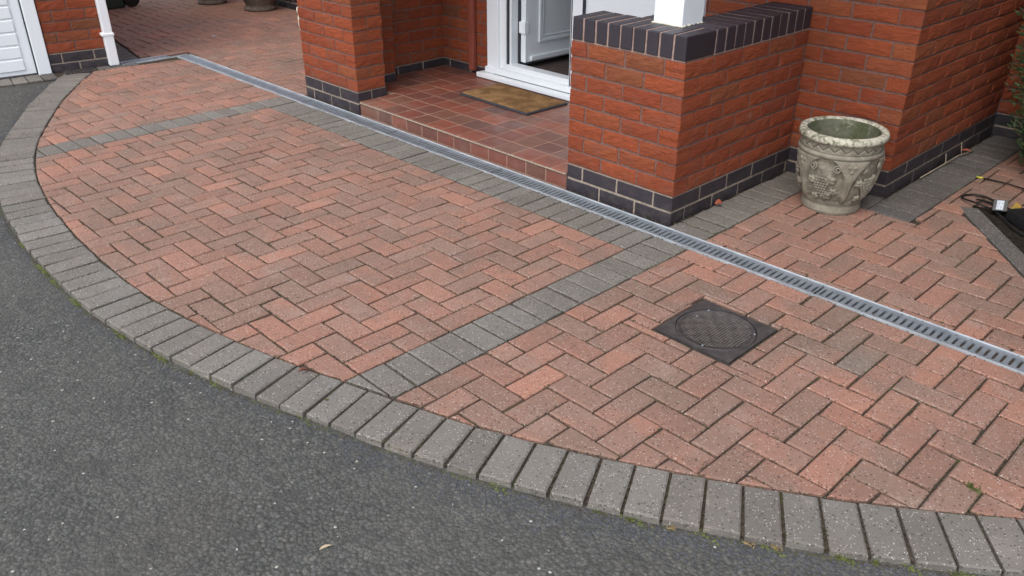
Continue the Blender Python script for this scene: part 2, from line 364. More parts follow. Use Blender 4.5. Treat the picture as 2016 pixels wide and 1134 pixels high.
def paver_mesh(poly, ch=.0055, th=.03, name='paver'):
    n = len(poly); ins = []
    c = (sum(q[0] for q in poly)/n, sum(q[1] for q in poly)/n)
    bm = bmesh.new()
    top = inset(poly, ch)
    if len(top) != n: top = [(c[0]+(q[0]-c[0])*.86, c[1]+(q[1]-c[1])*.86) for q in poly]
    lo = [bm.verts.new((q[0], q[1], -th)) for q in poly]
    mi = [bm.verts.new((q[0]+random.uniform(-.0005, .0005), q[1]+random.uniform(-.0005, .0005), -ch*.75)) for q in poly]
    tp = [bm.verts.new((q[0], q[1], random.uniform(-.0004, .0004))) for q in top]
    # match top ring start to the outer ring
    j0 = min(range(n), key=lambda j: (tp[j].co.xy-mi[0].co.xy).length); tp = tp[j0:]+tp[:j0]
    for i in range(n):                         # worn and chipped corners
        if random.random() < .22:
            w_ = random.uniform(.002, .007)
            for q in (mi[i], tp[i]):
                dv = Vector((c[0], c[1], 0))-q.co; dv.z = 0; q.co += dv.normalized()*w_
            tp[i].co.z -= .0015
    for i in range(n):
        k = (i+1) % n
        bm.faces.new((lo[i], lo[k], mi[k], mi[i])); bm.faces.new((mi[i], mi[k], tp[k], tp[i]))
    bm.faces.new(tp)
    return bm
def lay(poly, mat, parent, name='paver', z=0., joint=JT, minA=.0006, variants=True):
    """lay one paving block with outline poly (world xy); adds it as a part of parent"""
    poly = dedupe(poly)
    if len(poly) < 3: return None
    if area(poly) < 0: poly = poly[::-1]
    poly = inset(poly, joint/2)
    if len(poly) < 3 or area(poly) < minA: return None
    cx = sum(q[0] for q in poly)/len(poly); cy = sum(q[1] for q in poly)/len(poly)
    loc = [(q[0]-cx, q[1]-cy) for q in poly]; data = None
    if len(loc) == 4:
        key = (name, mat.name, tuple(round(v, 4) for q in loc for v in q), random.randrange(7))
        data = rect_cache.get(key)
        if data is None:
            d = bpy.data.meshes.new(name); b = paver_mesh(loc); b.to_mesh(d); b.free(); rect_cache[key] = data = d
    o = obj(name, data if data else paver_mesh(loc), mat, parent, (cx, cy, z+random.uniform(-.002, .0018)))
    o.rotation_euler = (random.gauss(0, .0065), random.gauss(0, .0065), random.gauss(0, .005))
    return o

# ------------------------------------------------------------------ ground
bm = bmesh.new(); box(bm, -40, 40, -40, 40, -.5, -.022); g = obj('asphalt_driveway', bm, M['asphalt']); tag(g, 'dark grey worn asphalt of the drive', kind='structure')

INNER = [(-4.80, -.50), (-4.577, -.656), (-4.17, -.92), (-3.689, -1.176), (-3.31, -1.359), (-2.95, -1.488), (-2.6, -1.578), (-2.199, -1.642), (-1.818, -1.675), (-1.443, -1.69), (-1.111, -1.687), (-.878, -1.665), (-.65, -1.63), (-.374, -1.572), (-.146, -1.508), (.015, -1.452), (.228, -1.392), (.434, -1.325), (.588, -1.26), (.772, -1.177), (.949, -1.084), (1.123, -.988), (1.301, -.88), (1.458, -.771), (1.626, -.652), (1.777, -.53), (2.0, -.33), (2.25, -.05), (2.45, .3), (2.6, .8), (2.68, 1.4)]
C = [Vector((x, y)) for x, y in INNER]
C = [v for v in catmull([(v.x, v.y, 0) for v in C], 10)]
# resample and smooth
def resample(P, d):
    out = [P[0].copy()]; acc = 0
    for a, b in zip(P, P[1:]):
        L = (b-a).length; t = d-acc
        while t <= L:
            out.append(a+(b-a)*(t/L)); t += d
        acc = (acc+L) % d if L > 0 else acc
        acc = L-(t-d)
    return out
C = resample(C, .02)
for _ in range(60):
    C = [C[0]]+[(C[i-1]+C[i]*2+C[i+1])/4 for i in range(1, len(C)-1)]+[C[-1]]
C = resample(C, .1)
def nrm(i):
    d = (C[min(i+1, len(C)-1)]-C[max(i-1, 0)]).normalized(); return Vector((d.y, -d.x, 0))
OUTC = [C[i]+nrm(i)*.202 for i in range(len(C))]
inner_poly = [(v.x, v.y) for v in C]            # runs left to right below the paving: paving is on its left

# bedding sheets
def sheet(name, poly, z, mat, label=None):
    bm = bmesh.new(); f = bm.faces.new([bm.verts.new((x, y, z)) for x, y in poly]); bmesh.ops.triangulate(bm, faces=[f]); bmesh.ops.recalc_face_normals(bm, faces=bm.faces)
    for q in bm.faces:
        if q.normal.z < 0: q.normal_flip()
    o = obj(name, bm, mat); tag(o, label, kind='structure'); return o
kerb = empty('kerb'); tag(kerb, 'curved kerb of grey blocks between the asphalt and the red paving', kind='structure')
bm = bmesh.new()
for i in range(len(C)-1):
    a, b, c2, d = C[i]+nrm(i)*-.003, C[i+1]+nrm(i+1)*-.003, OUTC[i+1]-nrm(i+1)*.012, OUTC[i]-nrm(i)*.012
    va = [bm.verts.new((p.x, p.y, -.012)) for p in (d, c2, b, a)]; bm.faces.new(va)
    vl = [bm.verts.new((p.x, p.y, zz)) for p, zz in ((d, -.03), (c2, -.03), (c2, -.012), (d, -.012))]; bm.faces.new(vl)
o = obj('bedding', bm, M['sand'], kerb)
for i in range(len(C)-1):
    p = [C[i], OUTC[i], OUTC[i+1], C[i+1]]
    j = random.uniform(-.0035, .0035)
    p[1] = p[1]+nrm(i)*j; p[2] = p[2]+nrm(i+1)*j
    t = (C[i+1]-C[i]).normalized()*.0016
    p[1] = p[1]+t*random.uniform(-.2, 2); p[2] = p[2]-t*random.uniform(-.2, 2)
    lay([(v.x, v.y) for v in (p[1], p[2], p[3], p[0])], M['grey'], kerb, 'kerb_block', random.uniform(-.001, .002), .0075)

UL, UR = .0945, .0982       # block module along x, left and right of the cross band
XB2a, XB2b = -3.215, -3.03  # second cross band
DR0, DR1 = .207, .318       # channel drain edges (y)
GA = Vector((-4.945, -.292)); GD = Vector((.15, 1)).normalized(); GN = Vector((GD.y, -GD.x))   # garage front line, its direction and outward normal

def herring(parent, xf, yf, ir, jr, s1, cutters, mat=M['red'], nmax=300, sortpt=(2.03, -2.66)):
    """90 degree herringbone; xf, yf map cell indices to metres; s1 = phase of the upright blocks"""
    todo = []
    for i in range(*ir):
        for j in range(*jr):
            s = (i+j-s1) % 4
            if s == 0: q = [(xf(i), yf(j)), (xf(i+1), yf(j)), (xf(i+1), yf(j+2)), (xf(i), yf(j+2))]
            elif s == 2: q = [(xf(i), yf(j)), (xf(i+2), yf(j)), (xf(i+2), yf(j+1)), (xf(i), yf(j+1))]
            else: continue
            pcs = cutters(q)
            for p in pcs:
                if len(p) >= 3: todo.append(p)
    key = lambda p: (sum(q[0] for q in p)/len(p)-sortpt[0])**2+(sum(q[1] for q in p)/len(p)-sortpt[1])**2
    todo.sort(key=key); rest = bmesh.new(); nrest = 0
    k = 0
    for p in todo:
        if k < nmax:
            if lay(p, mat, parent): k += 1
        else:
            pp = inset(dedupe(p if area(p) > 0 else p[::-1]), JT/2)
            if len(pp) < 3 or area(pp) < .0006: continue
            f0 = len(rest.faces); b2 = paver_mesh(pp)
            mp = {}
            for v in b2.verts: mp[v] = rest.verts.new(v.co)
            for f in b2.faces: rest.faces.new([mp[v] for v in f.verts])
            b2.free(); nrest += 1
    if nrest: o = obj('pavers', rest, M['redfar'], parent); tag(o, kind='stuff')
    else: rest.free()
def arc_cut(p):
    cx = sum(q[0] for q in p)/len(p); cy = sum(q[1] for q in p)/len(p)
    for i in range(len(inner_poly)-1):
        a, b = inner_poly[i], inner_poly[i+1]
        if min(math.hypot(a[0]-cx, a[1]-cy), math.hypot(b[0]-cx, b[1]-cy)) < .32:
            p = clip(p, a, b)
            if len(p) < 3: return p
        elif cx > a[0]-.05 and cx < b[0]+.05 and cy < a[1]: return []
    return p
def inside_arc(p):
    cx = sum(q[0] for q in p)/len(p); cy = sum(q[1] for q in p)/len(p)
    k = min(range(len(inner_poly)), key=lambda i: (inner_poly[i][0]-cx)**2+(inner_poly[i][1]-cy)**2)
    n_ = nrm(k); return (Vector((cx, cy, 0))-C[k]).dot(n_) < .12
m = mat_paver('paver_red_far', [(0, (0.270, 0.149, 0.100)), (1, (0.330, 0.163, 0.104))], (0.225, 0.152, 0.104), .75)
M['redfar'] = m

A = sheet('driveway_paving', inner_poly[:]+[(2.68, 1.6), (1.3, .25), (-4.95, .25), (-5.0, -.3), (-4.95, -.5)], -.0105, M['sand'], 'red herringbone block paving inside the grey kerb')
yf = lambda j: j*.1
# central panel between the two cross bands
def cutA(q):
    if not inside_arc(q): return []
    p = clip(q, (XB2b, 0), (XB2b, -1)); p = clip(p, (0, -1), (0, 0)) if len(p) > 2 else p
    p = clip(p, (1, 0), (0, 0)) if len(p) > 2 else p
    p = arc_cut(p) if len(p) > 2 else p
    return [p]
herring(A, lambda i: i*UL, yf, (-36, 2), (-20, 2), 1, cutA)
# right-hand panel with the inspection cover cut out
MX0, MX1, MY0, MY1 = .503, .821, -.46, -.127
B = sheet('driveway_paving', [q for q in inner_poly if .19 < q[0] < 2.3]+[(2.3, .2), (.19, .2)], -.0105-.003, M['sand'], 'red herringbone block paving around the inspection cover')
BX = .190
def cutB(q):
    if not inside_arc(q): return []
    p = clip(q, (BX, 1), (BX, 0))
    p = clip(p, (1, DR0-.002), (0, DR0-.002)) if len(p) > 2 else p
    p = arc_cut(p) if len(p) > 2 else p
    if len(p) < 3: return []
    h = ((MX0-.004, MY0-.004), (MX1+.004, MY0-.004), (MX1+.004, MY1+.004), (MX0-.004, MY1+.004))
    if max(v[0] for v in p) < h[0][0] or min(v[0] for v in p) > h[1][0] or max(v[1] for v in p) < h[0][1] or min(v[1] for v in p) > h[2][1]: return [p]
    res = []; rem = p
    for k in range(4):
        a, b = h[k], h[(k+1) % 4]
        o_ = clip(rem, a, b, False)
        if len(o_) > 2 and abs(area(o_)) > .0004: res.append(o_)
        rem = clip(rem, a, b)
        if len(rem) < 3: break
    return res
herring(B, lambda i: i*UR-.006, yf, (1, 30), (-16, 6), 1, cutB)
# left panel beyond the second band
Cc = sheet('driveway_paving', [q for q in inner_poly if q[0] < -3.2]+[(-3.2, .2), (-4.9, .2)], -.0105-.003, M['sand'], 'red herringbone block paving nearest the garage')
GL = lambda d: (GA+GN*d, GA+GN*d+GD)
def cutC(q):
    if not inside_arc(q): return []
    p = clip(q, (XB2a, -1), (XB2a, 0))
    p = clip(p, (1, DR0-.002), (0, DR0-.002)) if len(p) > 2 else p
    a, b = GL(.135); p = clip(p, tuple(a), tuple(b), False) if len(p) > 2 else p
    p = clip(p, (-4.79, 1), (-4.79, 0)) if len(p) > 2 and sum(v[1] for v in p)/len(p) > -.2 else p
    p = arc_cut(p) if len(p) > 2 else p
    return [p]
herring(Cc, lambda i: XB2a+UL*(i+34), yf, (-56, -33), (-16, 4), 1, cutC)
# grey bands
D = empty('paving_band'); tag(D, 'grey block band crossing the red paving near the inspection cover', kind='structure')
j = 0
while True:
    y1 = -.1*j+.1; y0 = y1-.1
    q = [(0, y0), (.19, y0), (.19, y1), (0, y1)]
    if j == 0: q = [(0, y0), (.19, y0), (.19, .100), (0, .100)]
    if not inside_arc(q): break
    q = arc_cut(q)
    if len(q) < 3: break
    lay(q, M['grey'], D, 'band_block'); j += 1
lay([(0.0, .1), (.19, .1), (.19, DR0-.002), (.0, DR0-.002)], M['grey'], D, 'band_block')
D2 = empty('paving_band'); tag(D2, 'grey block band crossing the red paving at the far left', kind='structure')
for j in range(30):
    y1 = .1-.1*j; q = [(XB2a, y1-.1), (XB2b, y1-.1), (XB2b, y1), (XB2a, y1)]
    if not inside_arc(q): break
    q = arc_cut(q)
    if len(q) < 3: break
    lay(q, M['grey'], D2, 'band_block')
lay([(XB2a, .1), (XB2b, .1), (XB2b, DR0-.002), (XB2a, DR0-.002)], M['grey'], D2, 'band_block')
D3 = empty('paving_border'); tag(D3, 'row of grey blocks laid side by side along the channel drain', kind='structure')
for i in range(32):
    x1 = -UL*i; lay([(x1-UL, 0), (x1, 0), (x1, DR0-.002), (x1-UL, DR0-.002)], M['grey'], D3, 'border_block', random.uniform(-.001, .001))
# strip against the garage front
D4 = empty('paving_border'); tag(D4, 'brownish row of blocks along the foot of the garage front', kind='structure')
sd_ = -.02
for k in range(-28, 8):
    a = GA+GD*(k*.1+sd_); b = GA+GD*(k*.1+.1+sd_)
    w_ = .13 if k > -5 else .2
    q = [a+GN*.012, a+GN*w_, b+GN*w_, b+GN*.012]
    if k > 1: continue
    if abs((a+b).y/2+.53) < .13: continue          # gully grate sits here
    lay([tuple(v) for v in q], M['grey'] if k < -5 else M['greyd'], D4, 'border_block', -.001)
sheet('bedding', [tuple(GA+GD*-2.9+GN*0), tuple(GA+GD*-2.9+GN*.2), tuple(GA+GD*-.3+GN*.2), tuple(GA+GD*.6+GN*.16), tuple(GA+GD*.6)], -.0125, M['sand'])

# paving behind the drain on the left (patio), and on the right
DP = sheet('patio_paving', [(-3.10, DR1), (-3.10, 2.05), (-9, 2.05), (-9, .6), (-4.85, -.3), (-4.6, DR1)], -.0165, M['sand'], 'shaded red herringbone paving of the patio behind the drain')
GS = Vector((-GD.y, GD.x))                              # along the garage side wall, away from the drive
def cutD(q):
    p = clip(q, (0, DR1+.002), (1, DR1+.002)) if sum(v[0] for v in q)/4 > -4.82 else q
    p = clip(p, (-3.12, 0), (-3.12, 1)) if len(p) > 2 else p
    p = clip(p, (1, 2.03), (0, 2.03)) if len(p) > 2 else p
    a = GA+Vector((0, .25)); b = a+GS; p = clip(p, tuple(a), tuple(b), False) if len(p) > 2 else p
    p = clip(p, (-4.97, 1), (-4.97, 0), False) if len(p) > 2 and sum(v[1] for v in p)/len(p) < DR1 and False else p
    if len(p) > 2 and sum(v[0] for v in p)/len(p) > -4.98 and sum(v[1] for v in p)/len(p) < DR1: return []
    return [p]
herring(DP, lambda i: -3.10+UR*i, lambda j: .35+.1*j, (-56, 1), (-6, 18), 2, cutD)
D5 = empty('paving_border'); tag(D5, 'dark grey row of blocks along the side of the garage', kind='structure')
for k in range(0, 34):
    a = GA+GS*(.1*k+.02); q = [a+Vector((0, .02)), a+GS*.1+Vector((0, .02)), a+GS*.1+Vector((0, .235)), a+Vector((0, .235))]
    lay([tuple(v) for v in q], M['greyd'], D5, 'border_block')

EP = sheet('path_paving', [(-.02, DR1), (2.9, DR1), (2.9, 3.2), (-.02, 3.2)], -.0165, M['sand'], 'red herringbone paving between the house wall and the planting bed')
E0, E1 = Vector((.815, 1.551)), Vector((1.42, .83))     # edging strip outer line
Ed = (E1-E0).normalized(); En = Vector((-Ed.y, Ed.x))    # En points to the bed
def cutE(q):
    cx = sum(v[0] for v in q)/4; cy = sum(v[1] for v in q)/4
    p = clip(q, (0, DR1+.003), (1, DR1+.003))
    p = clip(p, (.187, 1), (.187, 0)) if len(p) > 2 else p
    if len(p) < 3: return []
    if cx < .69 and cy < 1.26: p = clip(p, (1, 1.19), (0, 1.19))
    elif cy > 1.14 or cx < .69: p = clip(p, (.738, 1), (.738, 0))
    if len(p) < 3: return []
    side = (Vector((cx, cy))-E0).dot(En)
    if cy < 1.60+.0*cx and cx > .78:
        if side > .06: return []
        p = clip(p, tuple(E0), tuple(E1), False)
    elif cx > .85 and cy < 1.66+.05*(cx-.85): return []
    return [p]
herring(EP, lambda i: .678+UR*i, lambda j: .455+.1*(j-1), (-6, 12), (-2, 27), 1, cutE)
D6 = empty('paving_border'); tag(D6, 'charcoal blocks along the foot of the house walls beside the stone planter', kind='structure')
for k in range(11):
    y0 = DR1+.004+k*.0975; lay([(-.02+.006, y0), (.187, y0), (.187, y0+.0962), (-.02+.006, y0+.0962)], M['grey'], D6, 'border_block')
for k in range(4): lay([(.188+.085*k, 1.19), (.273+.085*k, 1.19), (.273+.085*k, 1.395), (.188+.085*k, 1.395)], M['greyd'], D6, 'border_block')
for k in range(17): lay([(.527, 1.19+.1*k), (.738, 1.19+.1*k), (.738, 1.29+.1*k), (.527, 1.29+.1*k)], M['greyd'], D6, 'border_block')
D7 = empty('bed_edging'); tag(D7, 'grey blocks laid end to end edging the dark planting bed', kind='structure')
for k in range(5):
    L = (.08, .22, .22, .22, .22)[k]; s0 = (0, .08, .30, .52, .74)[k]
    a = E0+Ed*s0; b = a+Ed*(L)
    lay([tuple(v) for v in (a, b, b+En*.092, a+En*.092+(Vector((0, .0)) if k else Ed*.03))], M['greyd'], D7, 'edging_block', .004)
bm = bmesh.new()
poly = [(.86, 1.63), (1.5, .86), (3.2, .8), (3.2, 1.75), (.95, 1.66)]
f = bm.faces.new([bm.verts.new((x, y, -.004)) for x, y in poly[::1]])
bmesh.ops.triangulate(bm, faces=[f]); bmesh.ops.subdivide_edges(bm, edges=bm.edges, cuts=14, use_grid_fill=True)
for v in bm.verts: v.co.z += mnoise.noise(v.co*14)*.008
for q in bm.faces:
    q.normal_update()
    if q.normal.z < 0: q.normal_flip()
o = obj('planting_bed', bm, M['soil']); tag(o, 'dark bare soil of the planting bed', kind='structure')

# ------------------------------------------------------------------ channel drain
def grating(L, w, pitch=.0268, sl=(.019, .084), sw=.0052):
    bm = bmesh.new(); n = int(round(L/pitch)); pt = L/n; zt = 0.; zb = -.003
    def q(*c): return bm.faces.new(c)
    y0, y1 = 0, w
    for k in range(n):
        x0, x1 = k*pt, (k+1)*pt; xm = (x0+x1)/2; a, b = sl
        O = [(x0, y0), (xm, y0), (x1, y0), (x1, a+sw), (x1, b-sw), (x1, y1), (xm, y1), (x0, y1), (x0, b-sw), (x0, a+sw)]
        I = [(xm-sw*.5, a+.0008), (xm, a), (xm+sw*.5, a+.0008), (xm+sw, a+sw), (xm+sw, b-sw), (xm+sw*.5, b-.0008), (xm, b), (xm-sw*.5, b-.0008), (xm-sw, b-sw), (xm-sw, a+sw)]
        ov = [bm.verts.new((*p, zt)) for p in O]; iv = [bm.verts.new((*p, zt-.0006)) for p in I]; ib = [bm.verts.new((*p, zb-.010)) for p in I]
        m_ = len(O)
        for i in range(m_):
            j = (i+1) % m_; q(ov[i], ov[j], iv[j], iv[i]); q(iv[i], iv[j], ib[j], ib[i])
    bmesh.ops.remove_doubles(bm, verts=bm.verts, dist=1e-5)
    return bm
drain = empty('channel_drain', (0, 0, 0)); tag(drain, 'long galvanised channel drain with slotted gratings running across the paving', 'drain')
SEC = [-4.87, -3.93, -2.985, -2.036, -1.10, -.17, .775, 1.72, 2.66]
wd = DR1-DR0
gm = None
for a, b in zip(SEC, SEC[1:]):
    if gm is None:
        o = obj('grating', grating(.938, wd-.007), M['galv'], drain, (a+.0045, DR0+.0035, -.0035)); gm = o.data
    else:
        o = obj('grating', gm, None, drain, (a+.0045, DR0+.0035, -.0035)); o.scale.x = (b-a-.009)/.938
    o.rotation_euler.z = random.uniform(-.0012, .0012)
for y in (DR0, DR1-.0022):
    o = obj('side_rail', boxes([(SEC[0], SEC[-1], y, y+.0022, -.06, .0012)]), M['galvedge'], drain)
obj('trough', boxes([(SEC[0], SEC[-1], DR0+.004, DR0+.02, -.075, -.0142), (SEC[0], SEC[-1], DR1-.02, DR1-.004, -.075, -.0142)]), M['trough'], drain)
obj('silt', boxes([(SEC[0], SEC[-1], DR0+.02, DR1-.02, -.08, -.040)]), M['trough'], drain)
dr2 = empty('channel_drain', (-4.885, -.235, 0), R(90)); tag(dr2, 'short galvanised channel drain beyond the far end of the long one beside the white downpipe', 'drain')
o = obj('grating', grating(.40, .085), M['galv'], dr2, (0, 0, -.0035))
for y in (-.004, .086): obj('side_rail', boxes([(0, .54, y, y+.004, -.06, .0015)]), M['galvedge'], dr2)

# ------------------------------------------------------------------ brickwork
SLN, HD, BJ, CH = .2186, .1043, .0102, .0763
BZ = [-.0203, .056, .132]                       # bed-joint heights: two blue courses then red
mesh_cache = {}
def brick_mesh(L, D, H, mat, nm):
    key = (nm, round(L, 3), round(D, 3), round(H, 3), mat.name, random.randrange(6))
    if key not in mesh_cache:
        bm = bmesh.new(); rg = mat.name == 'brick_red'; nx = 6 if L > .15 else 4; J = .0021 if rg else .0006
        xs = [-L/2+L*i/(nx-1) for i in range(nx)]; zs_ = [-H/2, -H/6, H/6, H/2]; fr = []
        for i, x in enumerate(xs):
            cl = []
            for k_, z in enumerate(zs_):
                ed = i in (0, nx-1) or k_ in (0, 3)
                ins = .0024 if ed else 0
                cl.append(bm.verts.new((x-(math.copysign(ins, x) if i in (0, nx-1) else 0)+random.uniform(-J, J), (.0008 if ed else -random.uniform(0, J)*.9)+random.uniform(-J, J)*.7, z-(math.copysign(ins, z) if k_ in (0, 3) else 0)+random.uniform(-J, J))))
            fr.append(cl)
        for i in range(nx-1):
            for k_ in range(3): bm.faces.new((fr[i][k_], fr[i+1][k_], fr[i+1][k_+1], fr[i][k_+1]))
        loop = [fr[i][0] for i in range(nx)]+[fr[nx-1][k_] for k_ in (1, 2)]+[fr[i][3] for i in range(nx-1, -1, -1)]+[fr[0][k_] for k_ in (2, 1)]
        def ring2(y, grow):
            out = []
            for v in loop:
                x_ = v.co.x+(math.copysign(grow, v.co.x) if abs(v.co.x) > L/2-.006 else 0); z_ = v.co.z+(math.copysign(grow, v.co.z) if abs(v.co.z) > H/2-.006 else 0)
                out.append(bm.verts.new((x_, y, z_)))
            return out
        r1 = ring2(.0032, .0022); r2 = ring2(D, .0022); n_ = len(loop)
        for i in range(n_):
            j_ = (i+1) % n_
            bm.faces.new((loop[i], r1[i], r1[j_], loop[j_])); bm.faces.new((r1[i], r2[i], r2[j_], r1[j_]))
        bmesh.ops.recalc_face_normals(bm, faces=bm.faces)
        d = bpy.data.meshes.new(nm); bm.to_mesh(d); bm.free(); d.materials.append(mat); mesh_cache[key] = d
    return mesh_cache[key]
def put_brick(parent, x, z, L, H=CH-BJ, D=HD, mat=None, name='brick', y=0.):
    o = bpy.data.objects.new(name, brick_mesh(L, D, H, mat or M['brick'], name)); link(o, parent)
    o.location = (x, y+random.uniform(-.0012, .0012), z+random.uniform(-.0006, .0006)); o.rotation_euler = (0, 0, random.gauss(0, .002)); return o
def fill(x0, x1, anchor_end, sl=SLN):
    out = []; 
    if anchor_end:
        e = x1
        while e-x0 > .02:
            s = max(x0, e-sl); out.append((s, e)); e = s-BJ
    else:
        s = x0
        while x1-s > .02:
            e = min(x1, s+sl); out.append((s, e)); s = e+BJ
    return out
def wall(parent, p0, p1, zones, courses, depth=.21, par_start=None, par_end=None, anchor_end=False, sl=SLN, z_lo=-.1, z_top=None, upper=None, name='wall', extra_half=False, base=0, blue=2, ext=(0, 0)):
    """brick wall whose face runs p0->p1 with its outside on the right-hand side; bricks are its parts"""
    p0 = Vector(p0); p1 = Vector(p1); d = p1-p0; L = d.length; rz = math.atan2(d.y, d.x)
    zt = z_top if z_top is not None else BZ[2]+CH*(courses-2)-BJ/2
    zb = BZ[2]
    bm = bmesh.new()
    e0, e1 = ext
    a_ = .0058 if par_start is not None else .0045; b_ = .0062 if par_end is not None else .0045
    box(bm, a_-e0, L-b_+e1, .0045, depth, z_lo, zb, 1)
    box(bm, a_-e0, L-b_+e1, .0045, depth, zb, zt, 0)
    if upper: box(bm, -e0, L+e1, .0, depth, zt, upper, 2)
    w = obj(name, bm, [M['mortar'], M['buff'], M['farbrick']], parent, (p0.x, p0.y, 0), rz)
    for k in range(base, courses):
        z0 = (BZ[0] if k == 0 else BZ[1] if k == 1 else BZ[2]+CH*(k-2)); zc = z0+CH/2
        par = k % 2; a, b = 0., L
        if par_start is not None and par == par_start: a = HD+BJ
        if par_end is not None and par == par_end: b = L-HD-BJ
        iv = fill(a, b, anchor_end, sl)
        if par_start is None and not anchor_end and par == 1 and extra_half:
            iv = [(0, HD)]+fill(HD+BJ, b, False, sl)
        if anchor_end and par_end is None and par == 1 and extra_half:
            iv = [(L-HD, L)]+fill(0, L-HD-BJ, True, sl)
        for s, e in iv:
            bl = k < blue
            put_brick(w, (s+e)/2, zc, e-s, mat=M['blue'] if bl else M['brick'])
    return w

# right dwarf wall with engineering-brick coping
dw = empty('porch_wall', (-.35, .46, 0)); tag(dw, 'low red brick porch wall with dark blue brick-on-edge coping and a white post on it', 'wall')
def sub(parent, f):      # keep world placement under a moved empty
    pass
def rel(e, p): return (p[0]-e.location.x, p[1]-e.location.y)
XR0, XR1, YR = -.672, -.02, .35
w1 = wall(dw, rel(dw, (XR0, YR)), rel(dw, (XR1, YR)), None, 10, .205, par_end=1, anchor_end=True, sl=.2107, z_top=.745, name='wall')
w2 = wall(dw, rel(dw, (XR1, YR)), rel(dw, (XR1, 1.395)), None, 10, .205, par_start=0, sl=SLN, z_top=.745, name='wall')
obj('pier', boxes([(XR1-.42-dw.location.x, XR1-.2-dw.location.x, YR+.19-dw.location.y, YR+.42-dw.location.y, -.1, .745)]), M['brick'], dw)
CT, CB = .85, .7475; cz = (CT+CB)/2; chh = CT-CB
def cope(parent, cx, cy, lx, ly, mat=M['blue']):
    key = ('cope', round(lx, 3), round(ly, 3), random.randrange(3))
    if key not in mesh_cache:
        bm = boxes([(-lx/2, lx/2, -ly/2, ly/2, -chh/2, chh/2)])
        for v in bm.verts: v.co += Vector([random.uniform(-.0012, .0012) for _ in range(3)])
        bevel(bm, .005, 2); d = bpy.data.meshes.new('coping_brick'); bm.to_mesh(d); bm.free(); d.materials.append(mat); mesh_cache[key] = d
    o = bpy.data.objects.new('coping_brick', mesh_cache[key]); link(o, parent)
    o.location = (cx-dw.location.x+random.uniform(-.001, .001), cy-dw.location.y+random.uniform(-.002, .002), cz+random.uniform(-.0008, .0008)); o.rotation_euler = (0, 0, random.gauss(0, .004)); return o
np_ = 9; pt = (XR1-XR0)/np_
for k in range(np_): cope(dw, XR0+pt*(k+.5), YR+.108, pt-.0105, .218)
for k in range(3): cope(dw, XR1-.42+.072*(k+.5), YR+.108+.222, .0615, .205)
y = YR+.222; k = 0
while y < 1.36:
    cope(dw, XR1-.109, y+.033, .218, .0655); y += .0755; k += 1
obj('coping_mortar', boxes([(XR0+.009-dw.location.x, XR1-.0085-dw.location.x, YR+.004-dw.location.y, YR+.212-dw.location.y, CB-.006, CT-.0025),
     (XR1-.214-dw.location.x, XR1-.004-dw.location.x, YR+.2125-dw.location.y, 1.398-dw.location.y, CB-.0055, CT-.003),
     (XR1-.418-dw.location.x, XR1-.2145-dw.location.x, YR+.2127-dw.location.y, YR+.428-dw.location.y, CB-.0052, CT-.0035)]), M['pink'], dw)

post = obj('porch_post', bevel(boxes([(-.0775, .0775, -.0775, .0775, 0, 1.36)]), .002), M['upvc'], None, (-.240, .578, .851), R(0))
tag(post, 'square white post standing on the dark coping of the low porch wall', 'post')
bm = bmesh.new()
for k in range(90):
    a = random.uniform(-.085, .085); s = random.choice([(a, -.08), (.08, a)])
    if random.random() < .5: s = (a, -.08)
    bmesh.ops.create_icosphere(bm, subdivisions=1, radius=random.uniform(.002, .0055), matrix=Matrix.Translation((s[0], s[1], .001)))
o = obj('mortar_bedding', bm, M['cream'], post); tag(o, kind='stuff')

# left pillar
pl = empty('porch_pillar', (-2.815, .46, 0)); tag(pl, 'tall red brick pillar with a dark blue brick base left of the tiled step', 'pillar')
wall(pl, rel(pl, (-3.13, .35)), rel(pl, (-2.5, .35)), None, 15, .2, par_end=0, anchor_end=True, sl=.2033, upper=2.2, z_top=1.12)
wall(pl, rel(pl, (-2.5, .35)), rel(pl, (-2.5, .578)), None, 15, .2, par_start=1, sl=.2186, upper=2.2, z_top=1.12)

# house: walls, door, hall
hs_ = empty('house', (-1.2, 1.6, 0)); tag(hs_, 'red brick house front with a white front door standing open inside the porch', 'house')
H = lambda p: rel(hs_, p)
HW = 1.40
wall(hs_, H((-.66, HW)), H((.515, HW)), None, 17, .2, par_end=1, anchor_end=True, upper=5, z_top=1.27, blue=2)
wall(hs_, H((.515, HW)), H((.515, 2.87)), None, 17, .2, par_start=0, upper=5, z_top=1.27)
wall(hs_, H((.515, 2.87)), H((1.75, 2.87)), None, 12, .2, extra_half=True, upper=5, z_top=.89)
wall(hs_, H((-2.93, HW)), H((-2.40, HW)), None, 13, .2, anchor_end=False, extra_half=True, upper=2.4, z_top=.965, base=1)
wall(hs_, H((-2.885, .86)), H((-2.885, HW)), None, 13, .2, extra_half=True, upper=2.4, z_top=.965, base=1)
wall(hs_, H((-2.76, .60)), H((-2.76, .855)), None, 13, .34, extra_half=True, upper=2.4, z_top=.965, base=1, sl=.25)
wall(hs_, H((-7.6, 2.05)), H((-2.95, 2.05)), None, 5, .2, extra_half=True, upper=2.6, z_top=.36)
